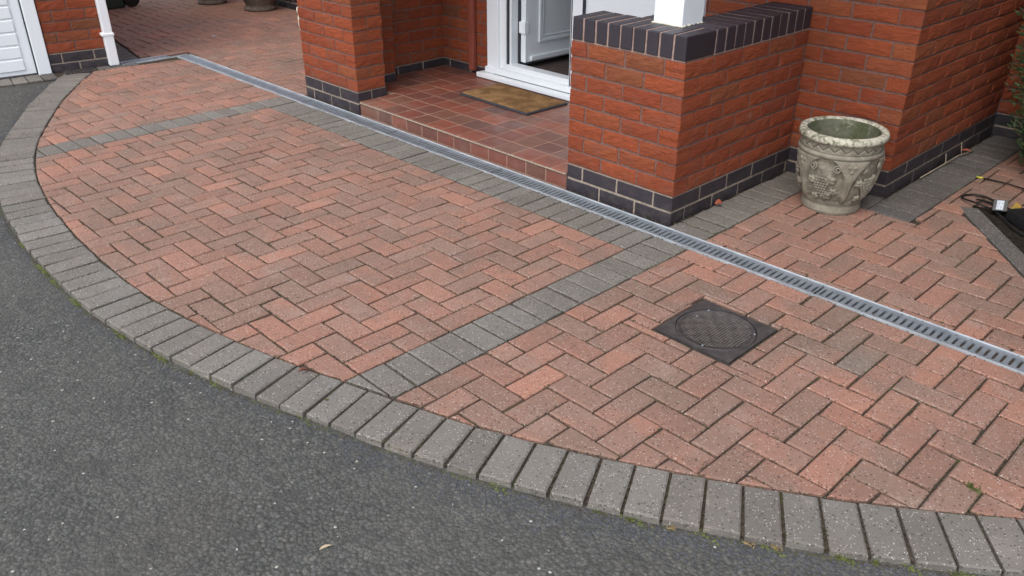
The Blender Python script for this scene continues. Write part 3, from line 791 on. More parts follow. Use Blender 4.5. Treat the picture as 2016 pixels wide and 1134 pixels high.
# porch canopy (unseen, widened to shade the planter corner) and hall shell (a dark doorway)
obj('porch_roof', boxes([(-3.2+1.2, .60+1.2, .05-1.6, 1.39-1.6, 2.22, 2.42)]), M['upvc'], hs_)
obj('added_shade_wing', boxes([(1.76+1.2, 7+1.2, 2.875-1.6, 3.1-1.6, -.1, 5)]), M['farbrick'], hs_)  # wall run out of view, added to block sky and darken the planter corner
obj('upper_storey', boxes([(-2.93+1.2, -.66+1.2, 1.405-1.6, 1.6-1.6, 2.12, 5), (-2.93+1.2, .3+1.2, 3.9-1.6, 4.0-1.6, 0, 5), (-3.0+1.2, -2.94+1.2, 1.405-1.6, 4.-1.6, 0, 5), (-.66+1.2, -.60+1.2, 1.6-1.6, 4-1.6, 0, 2.5)]), M['farbrick'], hs_)
obj('hall_wall', boxes([(-2.24+1.2, -2.20+1.2, 1.50-1.6, 3.9-1.6, .0, 2.3), (-.72+1.2, -.68+1.2, 1.62-1.6, 3.9-1.6, 0, 2.3), (-2.2+1.2, -.72+1.2, 3.8-1.6, 3.86-1.6, 0, 2.3)]), M['hallwall'], hs_)
obj('ceiling', boxes([(-2.93+1.2, -.6+1.2, 1.6-1.6, 3.95-1.6, 2.3, 2.36)]), M['hallwall'], hs_)
obj('hall_floor', boxes([(-2.2+1.2, -.72+1.2, 1.46-1.6, 3.8-1.6, -.1, .165)]), M['carpet'], hs_)
# door frame (white), threshold
def hb(l): return [(a+1.2, b+1.2, c-1.6, d-1.6, e, f) for a, b, c, d, e, f in l]
FY = 1.375
fr = obj('door_frame', bevel(boxes(hb([(-2.395, -2.335, FY+.012, FY+.09, .155, 2.12), (-2.335, -2.268, FY+.0, FY+.09, .158, 2.12), (-2.268, -2.212, FY+.018, FY+.11, .16, 2.12),
     (-1.622, -1.60, FY+.018, FY+.09, .16, 2.12), (-1.597, -1.512, FY+.004, FY+.09, .16, 2.12), (-2.395, -.665, FY+.0, FY+.09, 2.05, 2.12)])), .003), M['upvc'], hs_)
obj('threshold', bevel(boxes(hb([(-2.395, -.665, FY-.012, FY+.085, .118, .158), (-2.225, -1.622, FY+.018, FY+.10, .158, .196), (-2.44, -.665, FY-.055, FY+.02, .083, .116)])), .006, 2), M['upvc'], hs_)
obj('threshold_gasket', boxes(hb([(-2.30, -.665, FY-.014, FY-.010, .1165, .1185)])), M['darkmetal'], hs_)
obj('frame_gasket', boxes(hb([(-2.212, -2.196, FY+.03, FY+.115, .196, 2.05), (-2.176, -2.163, FY+.10, FY+.13, .19, 2.05)])), M['darkmetal'], hs_)
obj('frame_reveal', boxes(hb([(-2.196, -2.176, FY+.04, FY+.12, .19, 2.05)])), M['upvcgrey'], hs_)
spn = obj('side_panel', boxes(hb([(-1.508, -.70, FY+.03, FY+.07, .16, 2.05), (-.695, -.64, FY+.005, FY+.09, .16, 2.05)])), M['upvc'], hs_)
obj('panel_bead', boxes(hb([(-1.5105, -1.5085, FY+.002, FY+.03, .16, 2.05), (-1.5995, -1.5975, FY-.0, FY+.02, .16, 2.05)])), M['darkmetal'], hs_)
leaf = obj('front_door', bevel(boxes([(0, .045, 0, .82, .205, 2.04)]), .004), M['upvcgrey'], hs_, (-2.158+1.2, FY+.125-1.6, 0), R(-3))
bm = bmesh.new()
def ring(bm, x, y0, y1, z0, z1, w, t):
    for b in ((x, x+t, y0, y0+w, z0, z1), (x, x+t, y1-w, y1, z0, z1), (x, x+t, y0+w, y1-w, z0, z0+w), (x, x+t, y0+w, y1-w, z1-w, z1)): box(bm, *b)
ring(bm, .0455, .11, .71, .33, .98, .022, .012); ring(bm, .0452, .145, .675, .365, .945, .01, .007); ring(bm, .0455, .11, .71, 1.1, 1.93, .022, .012)
obj('door_moulding', bevel(bm, .003), M['upvcgrey'], leaf)
obj('door_edge', boxes([(-.002, .046, -.010, -.001, .206, 2.04)]), M['upvcgrey'], leaf)
obj('weather_bar', bevel(boxes([(.046, .064, .03, .8, .212, .25)]), .006), M['upvcgrey'], leaf)
obj('hinge', bevel(boxes([(-.010, .052, -.026, .018, .40, .48)]), .005), M['upvc'], leaf)
obj('painted_pipe', bevel(boxes([(-2.568+1.2, -2.512+1.2, HW-.04-1.6, HW-.002-1.6, .10, 2.2)]), .01, 2), M['terracotta'], hs_)

# ------------------------------------------------------------------ porch floor with quarry tiles
PF = .078
pf = obj('porch_floor', boxes([(-2.49, -.68, .3562, 1.395, -.05, PF-.0012), (-2.88, -2.491, .60, 1.395, -.05, PF-.0013), (-.68, -.44, .57, 1.395, -.05, PF-.0014)]), M['grout']); tag(pf, 'raised porch floor of square terracotta quarry tiles', kind='structure')
def tile(parent, x0, x1, y0, y1, z, th=.012, vert=None):
    g_ = .0036
    if x1-x0 < .02 or y1-y0 < .02: return
    key = ('tile', round(x1-x0, 3), round(y1-y0, 3), vert)
    if key not in mesh_cache:
        lx, ly = (x1-x0)/2-g_, (y1-y0)/2-g_
        bm = boxes([(-lx, lx, -ly, ly, -th, 0)]) if not vert else boxes([(-lx, lx, 0, th, -ly, ly)])
        bevel(bm, .0016); d = bpy.data.meshes.new('tile'); bm.to_mesh(d); bm.free(); d.materials.append(M['tile']); mesh_cache[key] = d
    o = bpy.data.objects.new('tile', mesh_cache[key]); link(o, parent)
    o.location = ((x0+x1)/2, (y0+y1)/2, z+random.uniform(-.0006, .0006)) if not vert else ((x0+x1)/2, z, (y0+y1)/2)
    o.rotation_euler = (random.gauss(0, .002), random.gauss(0, .002), 0); return o
TX = [-2.11+.1475*k for k in range(-6, 13)]; TY = [.352]+[.492+.15*k for k in range(7)]
for i in range(len(TX)-1):
    for j in range(len(TY)-1):
        x0, x1, y0, y1 = TX[i], TX[i+1], TY[j], min(TY[j+1], 1.392)
        xc, yc = (x0+x1)/2, (y0+y1)/2
        lo = -2.49 if yc < .60 else -2.75 if yc < .86 else -2.878
        hi = -.68 if yc < .57 else -.445 if yc < .8 else -.25
        x0, x1 = max(x0, lo), min(x1, hi)
        tile(pf, x0, x1, y0, y1, PF)
x = -2.492; 
while x < -.70:
    x1 = min(x+.1475 if x > -2.48 else -2.30, -.677); tile(pf, x, x1, -.01, .066, .3545, .01, True); x = x1
obj('nosing_grout', bevel(boxes([(-2.49, -.68, .3495, .360, .0645, .0715)]), .0012), M['buff'], pf)

# doormat
mat_e = empty('doormat', (-1.835, 1.095, PF), R(-1.5)); tag(mat_e, 'brown coir doormat with a black rubber edge lying in front of the door', 'doormat')
obj('rubber_base', bevel(boxes([(-.325, .325, -.182, .182, .0005, .014)]), .004), M['rubber'], mat_e)
bm = bmesh.new(); nx, ny = 90, 50
vs = [[bm.verts.new((-.312+.624*i/nx+random.uniform(-.001, .001), -.169+.338*j/ny+random.uniform(-.001, .001), .0145+(.0065+random.uniform(-.0022, .0022) if 0 < i < nx and 0 < j < ny else 0))) for j in range(ny+1)] for i in range(nx+1)]
for i in range(nx):
    for j in range(ny): bm.faces.new((vs[i][j], vs[i+1][j], vs[i+1][j+1], vs[i][j+1]))
obj('coir_pile', bm, M['coir'], mat_e)

# ------------------------------------------------------------------ inspection cover
ic = empty('inspection_cover', ((MX0+MX1)/2, (MY0+MY1)/2, 0)); tag(ic, 'square black iron inspection cover with a round patterned lid set in the paving', 'manhole')
hw = .157; r0 = .147
bm = bmesh.new(); n = 64
ci = [bm.verts.new((r0*math.cos(2*math.pi*k/n), r0*math.sin(2*math.pi*k/n), 0)) for k in range(n)]
def sq(t):
    c, s = math.cos(t), math.sin(t); mm = max(abs(c), abs(s)); return (hw*c/mm, hw*s/mm)
co_ = [bm.verts.new((*sq(2*math.pi*k/n), 0)) for k in range(n)]; cd = [bm.verts.new((v.co.x, v.co.y, -.02)) for v in ci]; od = [bm.verts.new((v.co.x, v.co.y, -.02)) for v in co_]
for k in range(n):
    j = (k+1) % n; bm.faces.new((ci[k], co_[k], co_[j], ci[j])); bm.faces.new((cd[k], ci[k], ci[j], cd[j])); bm.faces.new((co_[k], od[k], od[j], co_[j]))
obj('frame', bm, M['iron'], ic, (0, 0, -.001))
bm = bmesh.new(); lathe(bm, [(.1435, -.02), (.1435, -.0025), (.142, -.0015), (.136, -.0012), (.1345, -.0028), (.0001, -.0028)], 64); lid = obj('lid', bm, M['iron'], ic)
bm = bmesh.new(); st = .0105
for i in range(-12, 13):
    for j in range(-12, 13):
        x, y = i*st, j*st
        if x*x+y*y > .125**2: continue
        d = .0032; L = .0042
        a = ((i//3+j//3) % 2)
        if a: box(bm, x-L, x+L, y-.0012, y+.0012, -.003, -.0004)
        else: box(bm, x-.0012, x+.0012, y-L, y+L, -.003, -.0004)
o = obj('tread_pattern', bm, M['ironworn'], lid); tag(o, kind='stuff')
for sx, sy in ((-.104, .03), (-.098, .098), (.118, .07), (.03, -.128)):
    bm = bmesh.new(); lathe(bm, [(.0042, -.002), (.0042, .0006), (.003, .001), (.0001, .0008)], 12); obj('screw', bm, M['trough'], ic, (sx, sy, 0))

# ------------------------------------------------------------------ carved planter
PL = (.377, 1.112); ph = .39
pe = empty('stone_planter', (PL[0], PL[1], 0)); pe.scale = (1, 1, 1.045); tag(pe, 'empty carved stone planter with a whitish rim standing against the brick corner', 'planter')
VA = R(-46); NV = 5
def body_r(z):
    P = [(0, .133), (.012, .138), (.03, .137), (.042, .133), (.05, .136), (.09, .156), (.15, .174), (.21, .184), (.26, .187), (.272, .186), (.276, .192), (.284, .195), (.292, .192), (.297, .184), (.315, .186), (.335, .187), (.345, .187)]
    for (a, ra), (b, rb) in zip(P, P[1:]):
        if z <= b: t = (z-a)/(b-a); return ra+(rb-ra)*t
    return P[-1][1]
def vdist(t):
    d = (t-VA) % (2*math.pi/NV)
    return min(d, 2*math.pi/NV-d)
def ss(a, b, x):
    t = max(0, min(1, (x-a)/(b-a))); return t*t*(3-2*t)
def carve(t, z, r):
    d = 0
    if .052 < z < .272:
        u = (z-.052)/.22; hwid = .06+.10*u**1.4+.42*max(0, u-.45)**2*2.2
        e = vdist(t); rg = 1-ss(hwid-.05, hwid+.02, e)
        d += .011*rg*ss(0, .12, u)
        lip = math.exp(-((e-hwid)/.035)**2); d += .006*lip*ss(.05, .2, u)
        d -= .006*(1-rg)*ss(0, .1, u)*ss(1.0, .92, u)
        d += .0022*mnoise.noise(Vector((math.cos(t)*r, math.sin(t)*r, z))*55)*(1-rg)
    if .299 < z < .336:
        ph_ = (t*22/(2*math.pi)) % 1; zz = .306+.022*abs(2*ph_-1)
        d -= .0065*math.exp(-((z-zz)/.003)**2)
        zz2 = zz+.0
        d += .0018*(1 if z < zz else 0)
    return d+.0007*mnoise.noise(Vector((math.cos(t)*r, math.sin(t)*r, z))*120)
bm = bmesh.new(); zs = [i*.0024 for i in range(int(.345/.0024)+1)]
rings = lathe(bm, [(body_r(z), z) for z in zs], 400, carve)
body = obj('body', bm, M['stone'], pe)
bm = bmesh.new()
def rough(t, z, r): return .0022*mnoise.noise(Vector((math.cos(t)*r, math.sin(t)*r, z))*40)+.001*mnoise.noise(Vector((math.cos(t)*r, math.sin(t)*r, z))*140)
lathe(bm, [(.186, .338), (.194, .3395), (.2, .344), (.2015, .352), (.2, .361), (.196, .369), (.188, .3725), (.176, .3728), (.168, .370), (.164, .364)], 180, rough)
obj('rim', bm, M['rim'], pe)
bm = bmesh.new(); lathe(bm, [(.164, .365), (.162, .33), (.158, .25), (.15, .18), (.12, .165), (.06, .16), (.0005, .158)], 96, rough); obj('inside', bm, M['moss'], pe)
def onb(t, z, off=0.): r = body_r(z)+off; return Vector((r*math.cos(t), r*math.sin(t), z))
for kk in range(NV):
    base = VA+2*math.pi/NV*(kk+.5)
    for sgn, cz_ in ((-1, .232), (1, .232)):
        bm = bmesh.new(); ctr = base+sgn*.30; pts = []; rad = []
        for q in range(34):
            a = q/33*3.6*math.pi; rr = .021*(1-q/33*.82)
            pts.append(onb(ctr+sgn*rr*math.cos(a)/.18, cz_+rr*math.sin(a), .002+.004*q/33)); rad.append(.0042-.001*q/33)
        tube(bm, pts, rad, 7); obj('scroll', bm, M['stone'], pe)
    bm = bmesh.new(); gp = []
    for row, nn in enumerate((3, 5, 6, 5, 4, 3, 2, 1)):
        for q in range(nn):
            gp.append((base-.10+(q-(nn-1)/2)*.078+row*.012, .182-row*.0125))
    for (t, z) in gp:
        bmesh.ops.create_icosphere(bm, subdivisions=2, radius=random.uniform(.0068, .0082), matrix=Matrix.Translation(onb(t, z, .003)))
    for f in bm.faces: f.smooth = True
    obj('grape_bunch', bm, M['stone'], pe)
    for (dt, z, sc, an) in ((.16, .175, 1.15, .5), (.10, .095, 1.25, -.7), (-.33, .165, .9, 2.4), (.30, .12, .9, -.2), (-.22, .085, .9, 3.6)):
        bm = bmesh.new(); N_ = 40; ringv = []
        for lay_, (f_, h_) in enumerate(((1., -.001), (.72, .005), (.4, .0085), (.08, .006))):
            rw = []
            for q in range(N_):
                a = 2*math.pi*q/N_; rr = .026*sc*f_*(.72+.28*abs(math.cos(2.5*a))+.06*math.cos(11*a)*(f_ > .6))
                x_, y_ = rr*math.cos(a+an), rr*math.sin(a+an)*.9
                vein = .002*abs(math.cos(2.5*a))*(1 if f_ < .95 else 0)
                rw.append(bm.verts.new(onb(base+dt+x_/.17, max(.055, z+y_), h_+vein)))
            ringv.append(rw)
        for a_, b_ in zip(ringv, ringv[1:]):
            for q in range(N_):
                f = bm.faces.new((a_[q], a_[(q+1) % N_], b_[(q+1) % N_], b_[q])); f.smooth = True
        bm.faces.new(ringv[-1]); obj('leaf_relief', bm, M['stone'], pe)
    bm = bmesh.new()
    for (dt, z) in ((-.065, .248), (.065, .248), (0, .226)):
        bmesh.ops.create_icosphere(bm, subdivisions=2, radius=.0098, matrix=Matrix.Translation(onb(VA+2*math.pi/NV*kk+dt, z, .007)))
    for f in bm.faces: f.smooth = True
    obj('berry', bm, M['stone'], pe)

# ------------------------------------------------------------------ garage
ge = empty('garage', (GA.x, GA.y, 0), math.atan2(GD.y, GD.x)); tag(ge, 'brick garage corner with a white ribbed garage door at the far left', 'garage')
# local x runs along the front away from the door, outside is local -y
gwall = wall(ge, (-.425, 0), (0, 0), None, 10, .2, anchor_end=True, extra_half=True, upper=3, z_top=.735)
wall(ge, (0, .02), (0, 3.2), None, 2, .2, upper=3, z_top=.13, extra_half=True, ext=(-.004, 0))
obj('garage_frame', bevel(boxes([(-.52, -.43, -.012, .10, -.015, 2.2)]), .004), M['upvc'], ge)
obj('garage_gap', boxes([(-.5275, -.521, .012, .1, -.01, 2.2)]), M['darkmetal'], ge)
gd = obj('garage_door', boxes([(-3.0, -.529, .030, .06, .003, 2.15)]), M['upvc'], ge)
for k in range(20):
    z0 = .028+k*.0945
    bm = bmesh.new(); x0, x1 = -2.95, -.60
    pr = [(.0295, z0+.003), (.0215, z0+.009), (.0215, z0+.082), (.0295, z0+.089)]
    a = [bm.verts.new((x0, p[0], p[1])) for p in pr]; b = [bm.verts.new((x1, p[0], p[1])) for p in pr]
    for i in range(3): bm.faces.new((a[i], b[i], b[i+1], a[i+1]))
    bm.faces.new(a[::-1]); bm.faces.new(b)
    bmesh.ops.recalc_face_normals(bm, faces=bm.faces)
    obj('door_rib', bm, M['upvc'], gd)
dp = empty('downpipe', (GA.x+GN.x*.035+GD.x*.012, GA.y+GN.y*.035+GD.y*.012, 0), math.atan2(GD.y, GD.x)); tag(dp, 'square white plastic downpipe on the corner of the garage', 'downpipe')
obj('pipe', bevel(boxes([(-.035, .035, -.032, .032, .004, .232), (-.033, .033, -.030, .030, .23, 2.9)]), .006, 2), M['upvc'], dp)
obj('bracket', bevel(boxes([(-.05, .042, -.036, .036, .228, .25)]), .004), M['upvc'], dp)
gu = empty('gully_grate', (GA.x-GD.x*.25+GN.x*.085, GA.y-GD.y*.25+GN.y*.085, 0), math.atan2(GD.y, GD.x)); tag(gu, 'small black gully grate at the foot of the garage wall', 'grate')
obj('frame', boxes([(-.11, .11, -.06, -.05, -.02, .004), (-.11, .11, .05, .06, -.02, .004), (-.11, -.10, -.05, .05, -.02, .004), (.10, .11, -.05, .05, -.02, .004)]), M['iron'], gu)
for k in range(9): obj('bar', boxes([(-.006, .006, -.05, .05, -.008, .002)]), M['iron'], gu, (-.088+.022*k, 0, 0))

# ------------------------------------------------------------------ far pots, bin, other small things
def pot(name, loc, r, h, mat, label, cat='plant pot', ribs=14):
    e = empty(name, loc); tag(e, label, cat)
    bm = bmesh.new(); lathe(bm, [(r*.74, 0), (r*.78, .012), (r*.78, .03), (r*.66, .045), (r*.72, .07), (r*.9, h*.4), (r, h*.62), (r*.98, h*.8), (r*.9, h*.86)], 56, lambda t, z, q: .006*abs(math.sin(t*ribs/2))*(z > .07)+.002*math.sin(z*160))
    obj('body', bm, mat, e)
    bm = bmesh.new(); lathe(bm, [(r*.9, h*.86), (r*1.04, h*.88), (r*1.08, h*.94), (r*1.04, h), (r*.9, h), (r*.86, h*.92), (.001, h*.9)], 56); obj('rim', bm, mat, e)
    return e
pot('terracotta_pot', (-7.03, 1.60, 0), .19, .36, M['potdark'], 'dark weathered pot at the top edge, left one of two pots on the patio')
pot('ribbed_pot', (-6.32, 1.78, 0), .21, .40, M['potdark'], 'dark ribbed pot on the patio next to the left brick pillar')
e = pot('cream_pot', (-4.27, 1.16, 0), .125, .35, M['cream'], 'small cream pot half hidden behind the left brick pillar', ribs=10)
bm = bmesh.new()
for k in range(160):
    a = random.uniform(0, 6.28); q = random.uniform(.02, .12); z = random.uniform(.03, .27); c = Vector((math.cos(a)*q, math.sin(a)*q, z)); u = Vector([random.gauss(0, 1) for _ in range(3)]).normalized(); v = u.orthogonal().normalized(); s = random.uniform(.006, .014)
    bm.faces.new([bm.verts.new(c+p) for p in (u*s, v*s*.6, -u*s, -v*s*.6)])
be = empty('wheelie_bin', (-7.53, .60, 0), R(12)); tag(be, 'base of a dark green bin behind the white downpipe', 'bin')
bm = bmesh.new(); vs, _ = box(bm, -.22, .22, -.22, .22, .0, 1.0)
for v in vs[:4]: v.co.x *= .82; v.co.y *= .82
obj('body', bevel(bm, .02, 2), M['binmat'], be)
obj('lid', bevel(boxes([(-.24, .24, -.25, .24, 1.0, 1.05)]), .015, 2), M['binmat'], be)
for sx in (-.2, .2):
    bm = bmesh.new(); tube(bm, [(sx-.02, .24, .09), (sx+.02, .24, .09)], .09, 20); obj('wheel', bm, M['black'], be)

# yew / conifer at the right edge
hb_ = empty('conifer', (1.20, 2.47, 0)); tag(hb_, 'dark green conifer with brown inner twigs at the right edge beside the brick wall', 'shrub')
bm = bmesh.new(); rnd = random.Random(3)
for k in range(42000):
    z = rnd.uniform(.02, 2.3); rr = (.38+.24*z if z < .72 else .553-.16*(z-.72)-.06*(z-.72)**2)*(1+.12*mnoise.noise(Vector((z*3, k % 7, 1)))); a = rnd.uniform(0, 6.283)
    rad = rr*(rnd.uniform(.35, 1.02)**.5); lump = .07*mnoise.noise(Vector((math.cos(a)*3, math.sin(a)*3, z*5)))
    c = Vector((math.cos(a)*(rad+lump), math.sin(a)*(rad+lump)*1.1, z))
    d = (Vector((math.cos(a), math.sin(a), rnd.uniform(.1, 1.2)))+Vector([rnd.gauss(0, .45) for _ in range(3)])).normalized(); s = d.orthogonal().normalized()
    L = rnd.uniform(.012, .03); w_ = rnd.uniform(.0028, .0062)
    bm.faces.new([bm.verts.new(p) for p in (c-s*w_, c+s*w_, c+s*w_*.4+d*L, c-s*w_*.4+d*L)])
o = obj('foliage', bm, M['yew'], hb_); tag(o, kind='stuff')
bm = bmesh.new(); tube(bm, [(0, 0, 0), (.01, 0, .6), (0, .01, 1.3), (0, 0, 1.9)], [.05, .04, .03, .01], 9)
for k in range(40):
    a = rnd.uniform(0, 6.28); z = rnd.uniform(.05, 1.7); tube(bm, [(0, 0, z), (math.cos(a)*.2, math.sin(a)*.2, z+.12), (math.cos(a)*.33, math.sin(a)*.33, z+.25)], [.01, .006, .002], 5)
obj('trunk', bm, plain('bark', (.10, .07, .045), .9, .2, 0, .3, 40, .6), hb_)

# copies of the conifer, added out of frame to shade the path and house corner
for hx, hy, hr in ((2.15, 2.35, 11), (2.55, 1.5, 12), (2.95, .8, 13), (2.3, 3.3, 14)):
    h2 = empty('conifer', (hx, hy, 0), hr); tag(h2, {11: 'second conifer, added for shade beyond the right edge', 12: 'third conifer, added for shade beyond the right edge, behind the bed', 13: 'nearest conifer, added for shade beyond the right edge', 14: 'rearmost conifer, added for shade by the long brick wall'}[hr], 'shrub', 'conifers along the planting bed')
    for ch in list(hb_.children):
        c_ = ch.copy(); col.objects.link(c_); c_.parent = h2; c_.scale = (1.45, 1.45, 1.5)
hb_['group'] = 'conifers along the planting bed'

# cable with plug in the bed
ca = empty('garden_cable', (.95, 1.63, 0)); tag(ca, 'looped black cable with a white labelled transformer lying on the planting bed', 'cable')
def cr(p): return [(x-.95, y-1.63, z) for x, y, z in p]
bm = bmesh.new()
tube(bm, catmull(cr([(1.30, 1.62, .012), (1.12, 1.60, .016), (1.0, 1.66, .014), (.90, 1.74, .008), (.83, 1.75, .007), (.79, 1.69, .007), (.81, 1.64, .012), (.88, 1.60, .02), (.96, 1.585, .016), (1.05, 1.50, .012), (1.12, 1.42, .01), (1.22, 1.36, .01)]), 8), .0048, 7)
tube(bm, catmull(cr([(1.02, 1.60, .02), (.93, 1.66, .018), (.86, 1.68, .01), (.90, 1.645, .022), (.99, 1.60, .025), (1.08, 1.56, .02), (1.2, 1.55, .02)]), 8), .0045, 7)
tube(bm, catmull(cr([(1.06, 1.61, .03), (1.08, 1.66, .06), (1.12, 1.66, .05), (1.18, 1.6, .02)]), 8), .004, 7)
obj('cable', bm, M['black'], ca)
def tiltbox(name, parent, c, d, rot, mat):
    o = obj(name, bevel(boxes([(-d[0]/2, d[0]/2, -d[1]/2, d[1]/2, -d[2]/2, d[2]/2)]), .0015), mat, parent, (c[0]-.95, c[1]-1.63, c[2])); o.rotation_euler = rot; return o
tf = tiltbox('transformer', ca, (.992, 1.588, .036), (.062, .045, .056), (R(-38), R(-6), R(14)), M['black'])
lb = obj('label', boxes([(-.016, .014, -.0240, -.0229, -.022, .024)]), M['label'], tf)
for gx_, gz in ((-.018, .008), (-.006, .008), (.008, .010), (-.012, -.006), (.004, -.008)):
    obj('label_print', boxes([(gx_-.0016, gx_+.0028, -.0245, -.0241, gz-.0014, gz+.0014)]), M['rubber'], lb)
tiltbox('amber_label', ca, (1.055, 1.60, .045), (.034, .004, .048), (R(-30), R(28), R(20)), M['amber'])
bk = tiltbox('cable_block', ca, (1.13, 1.53, .028), (.15, .10, .05), (0, R(4), R(-35)), M['black'])
cs = empty('plant_stake', (.77, 2.02, 0)); tag(cs, 'thin dark cane with a yellow tip lying on the red path', 'cane')
bm = bmesh.new(); tube(bm, [(0.0, 0, .006), (.12, .005, .009), (.22, -.02, .008), (.30, -.07, .008)], .0038, 7); obj('cane', bm, M['black'], cs)
bm = bmesh.new(); tube(bm, [(-.035, -.002, .007), (-.001, 0, .0065)], [.004, .0058], 8); obj('tip', bm, M['yellow'], cs)

def leaf_obj(name, loc, s, rot, mat, label, cat='leaf', curl=.3, group=None, wid=.4):
    bm = bmesh.new(); n = 8; L_, R_, C_ = [], [], []
    for i in range(n+1):
        t = i/n; w_ = wid*math.sin(math.pi*min(1, t*1.02))**.8*(1-.3*t); zc = curl*math.sin(math.pi*t)*.5
        C_.append(bm.verts.new(((t-.5)*s, 0, zc*s*.4+.001))); L_.append(bm.verts.new(((t-.5)*s, w_*s, zc*s+.002))); R_.append(bm.verts.new(((t-.5)*s, -w_*s, zc*s+.001)))
    for i in range(n):
        for a, b in ((L_, C_), (C_, R_)):
            try: bm.faces.new((a[i], b[i], b[i+1], a[i+1]))
            except Exception: pass
    o = obj(name, bm, mat, None, loc); o.rotation_euler = rot; tag(o, label, cat, group); return o
leaf_obj('dry_leaf', (.543, 2.40, .008), .06, (0, 0, R(20)), M['leafred'], 'rust-red leaf lying on the dark blocks under the long brick wall')
o = bpy.data.objects[-1] if False else None
leaf_obj('dry_leaf', (.572, -1.905, -.018), .034, (0, 0, R(75)), M['straw'], 'pale straw-coloured leaf lying on the open asphalt', wid=.16)
leaf_obj('dry_leaf', (.01, .70, .012), .04, (R(30), 0, R(50)), M['leafred'], 'crumpled red-brown leaf at the foot of the low porch wall', curl=1)
leaf_obj('dry_leaf', (-.131, -1.533, .004), .038, (0, R(10), R(70)), M['leafbrown'], 'small dark red leaf on a grey kerb block', curl=.8, wid=.2)
bt_ = obj('cigarette_end', bm if False else boxes([(0, .035, -.004, .004, 0, .008)]), M['label'], None, (-5.41, .79, .001), R(40)); tag(bt_, 'tiny white cigarette end on the patio paving', 'litter')
tw = empty('dry_twig', (.60, 2.2, 0)); tag(tw, 'pale dry twig lying along the foot of the long brick wall', 'twig')
bm = bmesh.new(); tube(bm, [(-.06, -.42, .01), (-.055, -.2, .014), (-.05, .05, .02), (-.03, .22, .012)], .0035, 6); obj('stem', bm, M['twig'], tw)
for (y0, dx, dy, dz) in ((-.12, -.02, .03, .06), (.1, -.02, .02, .075)):
    bm = bmesh.new(); tube(bm, [(-.05, y0, .016), (-.05+dx, y0+dy, dz)], .0025, 6); obj('side_shoot', bm, M['twig'], tw)

# weed tufts: one object each, along the kerb edge and in joints
def tuft(x, y, z, s, mat, label, group, n=22):
    bm = bmesh.new()
    for k in range(n):
        a = random.uniform(0, 6.28); r = random.uniform(0, s*.8); c = Vector((math.cos(a)*r, math.sin(a)*r*.6, 0)); d = Vector((random.gauss(0, .6), random.gauss(0, .6), random.uniform(.3, 1))).normalized(); w_ = d.orthogonal().normalized()*s*.09; L = s*random.uniform(.4, 1.)
        q = [bm.verts.new(p) for p in (c-w_, c+w_, c+d*L*.6+w_*.6, c+d*L*.6-w_*.6)]; bm.faces.new(q)
        t = bm.verts.new(c+d*L+Vector((0, 0, -L*.1))); bm.faces.new((q[3], q[2], t))
    o = obj('grass_tuft', bm, mat, None, (x, y, z)); tag(o, label, 'weed', group); return o
KT = [(-1.512, -1.88, 'green moss tuft at the kerb edge nearest the left border of the photo'), (-1.166, -1.861, 'green weed at the kerb edge, second tuft from the left border'), (-.823, -1.828, 'small green weed at the kerb edge, third tuft from the left border'),
  (-.638, -1.79, 'tiny green weed at the kerb edge, close beside a smaller one'), (-.56, -1.78, 'smallest green weed at the kerb edge left of the cross band'), (-.431, -1.75, 'green weed at the kerb edge, last tuft left of the cross band'),
  (.957, -1.29, 'green weed at the kerb edge, first tuft right of the cross band'), (1.035, -1.242, 'yellow-green weed in a kerb joint below the inspection cover'), (1.128, -1.19, 'small dry weed in a kerb joint, leftmost of the straw-coloured tufts'),
  (1.30, -1.09, 'straw-coloured dry tuft at the kerb edge, larger of the close pair'), (1.36, -1.06, 'straw-coloured dry tuft at the kerb edge, smaller of the close pair'), (1.481, -.965, 'green weed at the kerb edge just right of the two dry tufts'),
  (1.55, -.915, 'small green weed between the dry tufts and the right-hand corner'), (1.70, -.81, 'bushy green weed at the kerb edge near the bottom right corner'), (1.80, -.735, 'green weed at the kerb edge in the bottom right corner')]
def on_edge(x, y):
    k = min(range(len(OUTC)), key=lambda i: (OUTC[i].x-x)**2+(OUTC[i].y-y)**2); p = OUTC[k]+nrm(k)*.004
    t = (OUTC[min(k+1, len(OUTC)-1)]-OUTC[k-1]).normalized(); q = p+t*t.dot(Vector((x, y, 0))-p); return q.x, q.y
for i, (x, y, lb_) in enumerate(KT):
    x, y = on_edge(x, y)
    tuft(x, y, -.022, random.uniform(.014, .026), M['weeddry'] if i in (8, 9, 10) else M['weed'], lb_, 'weed tufts along the outer edge of the kerb')
tuft(1.639, -.509, -.004, .028, M['weed'], 'flat green weed growing in a joint of the red paving at the lower right', None, 40)
tuft(.052, -1.56, -.004, .014, M['weed'], 'small yellow-green weed in a joint between two kerb blocks', None, 26)
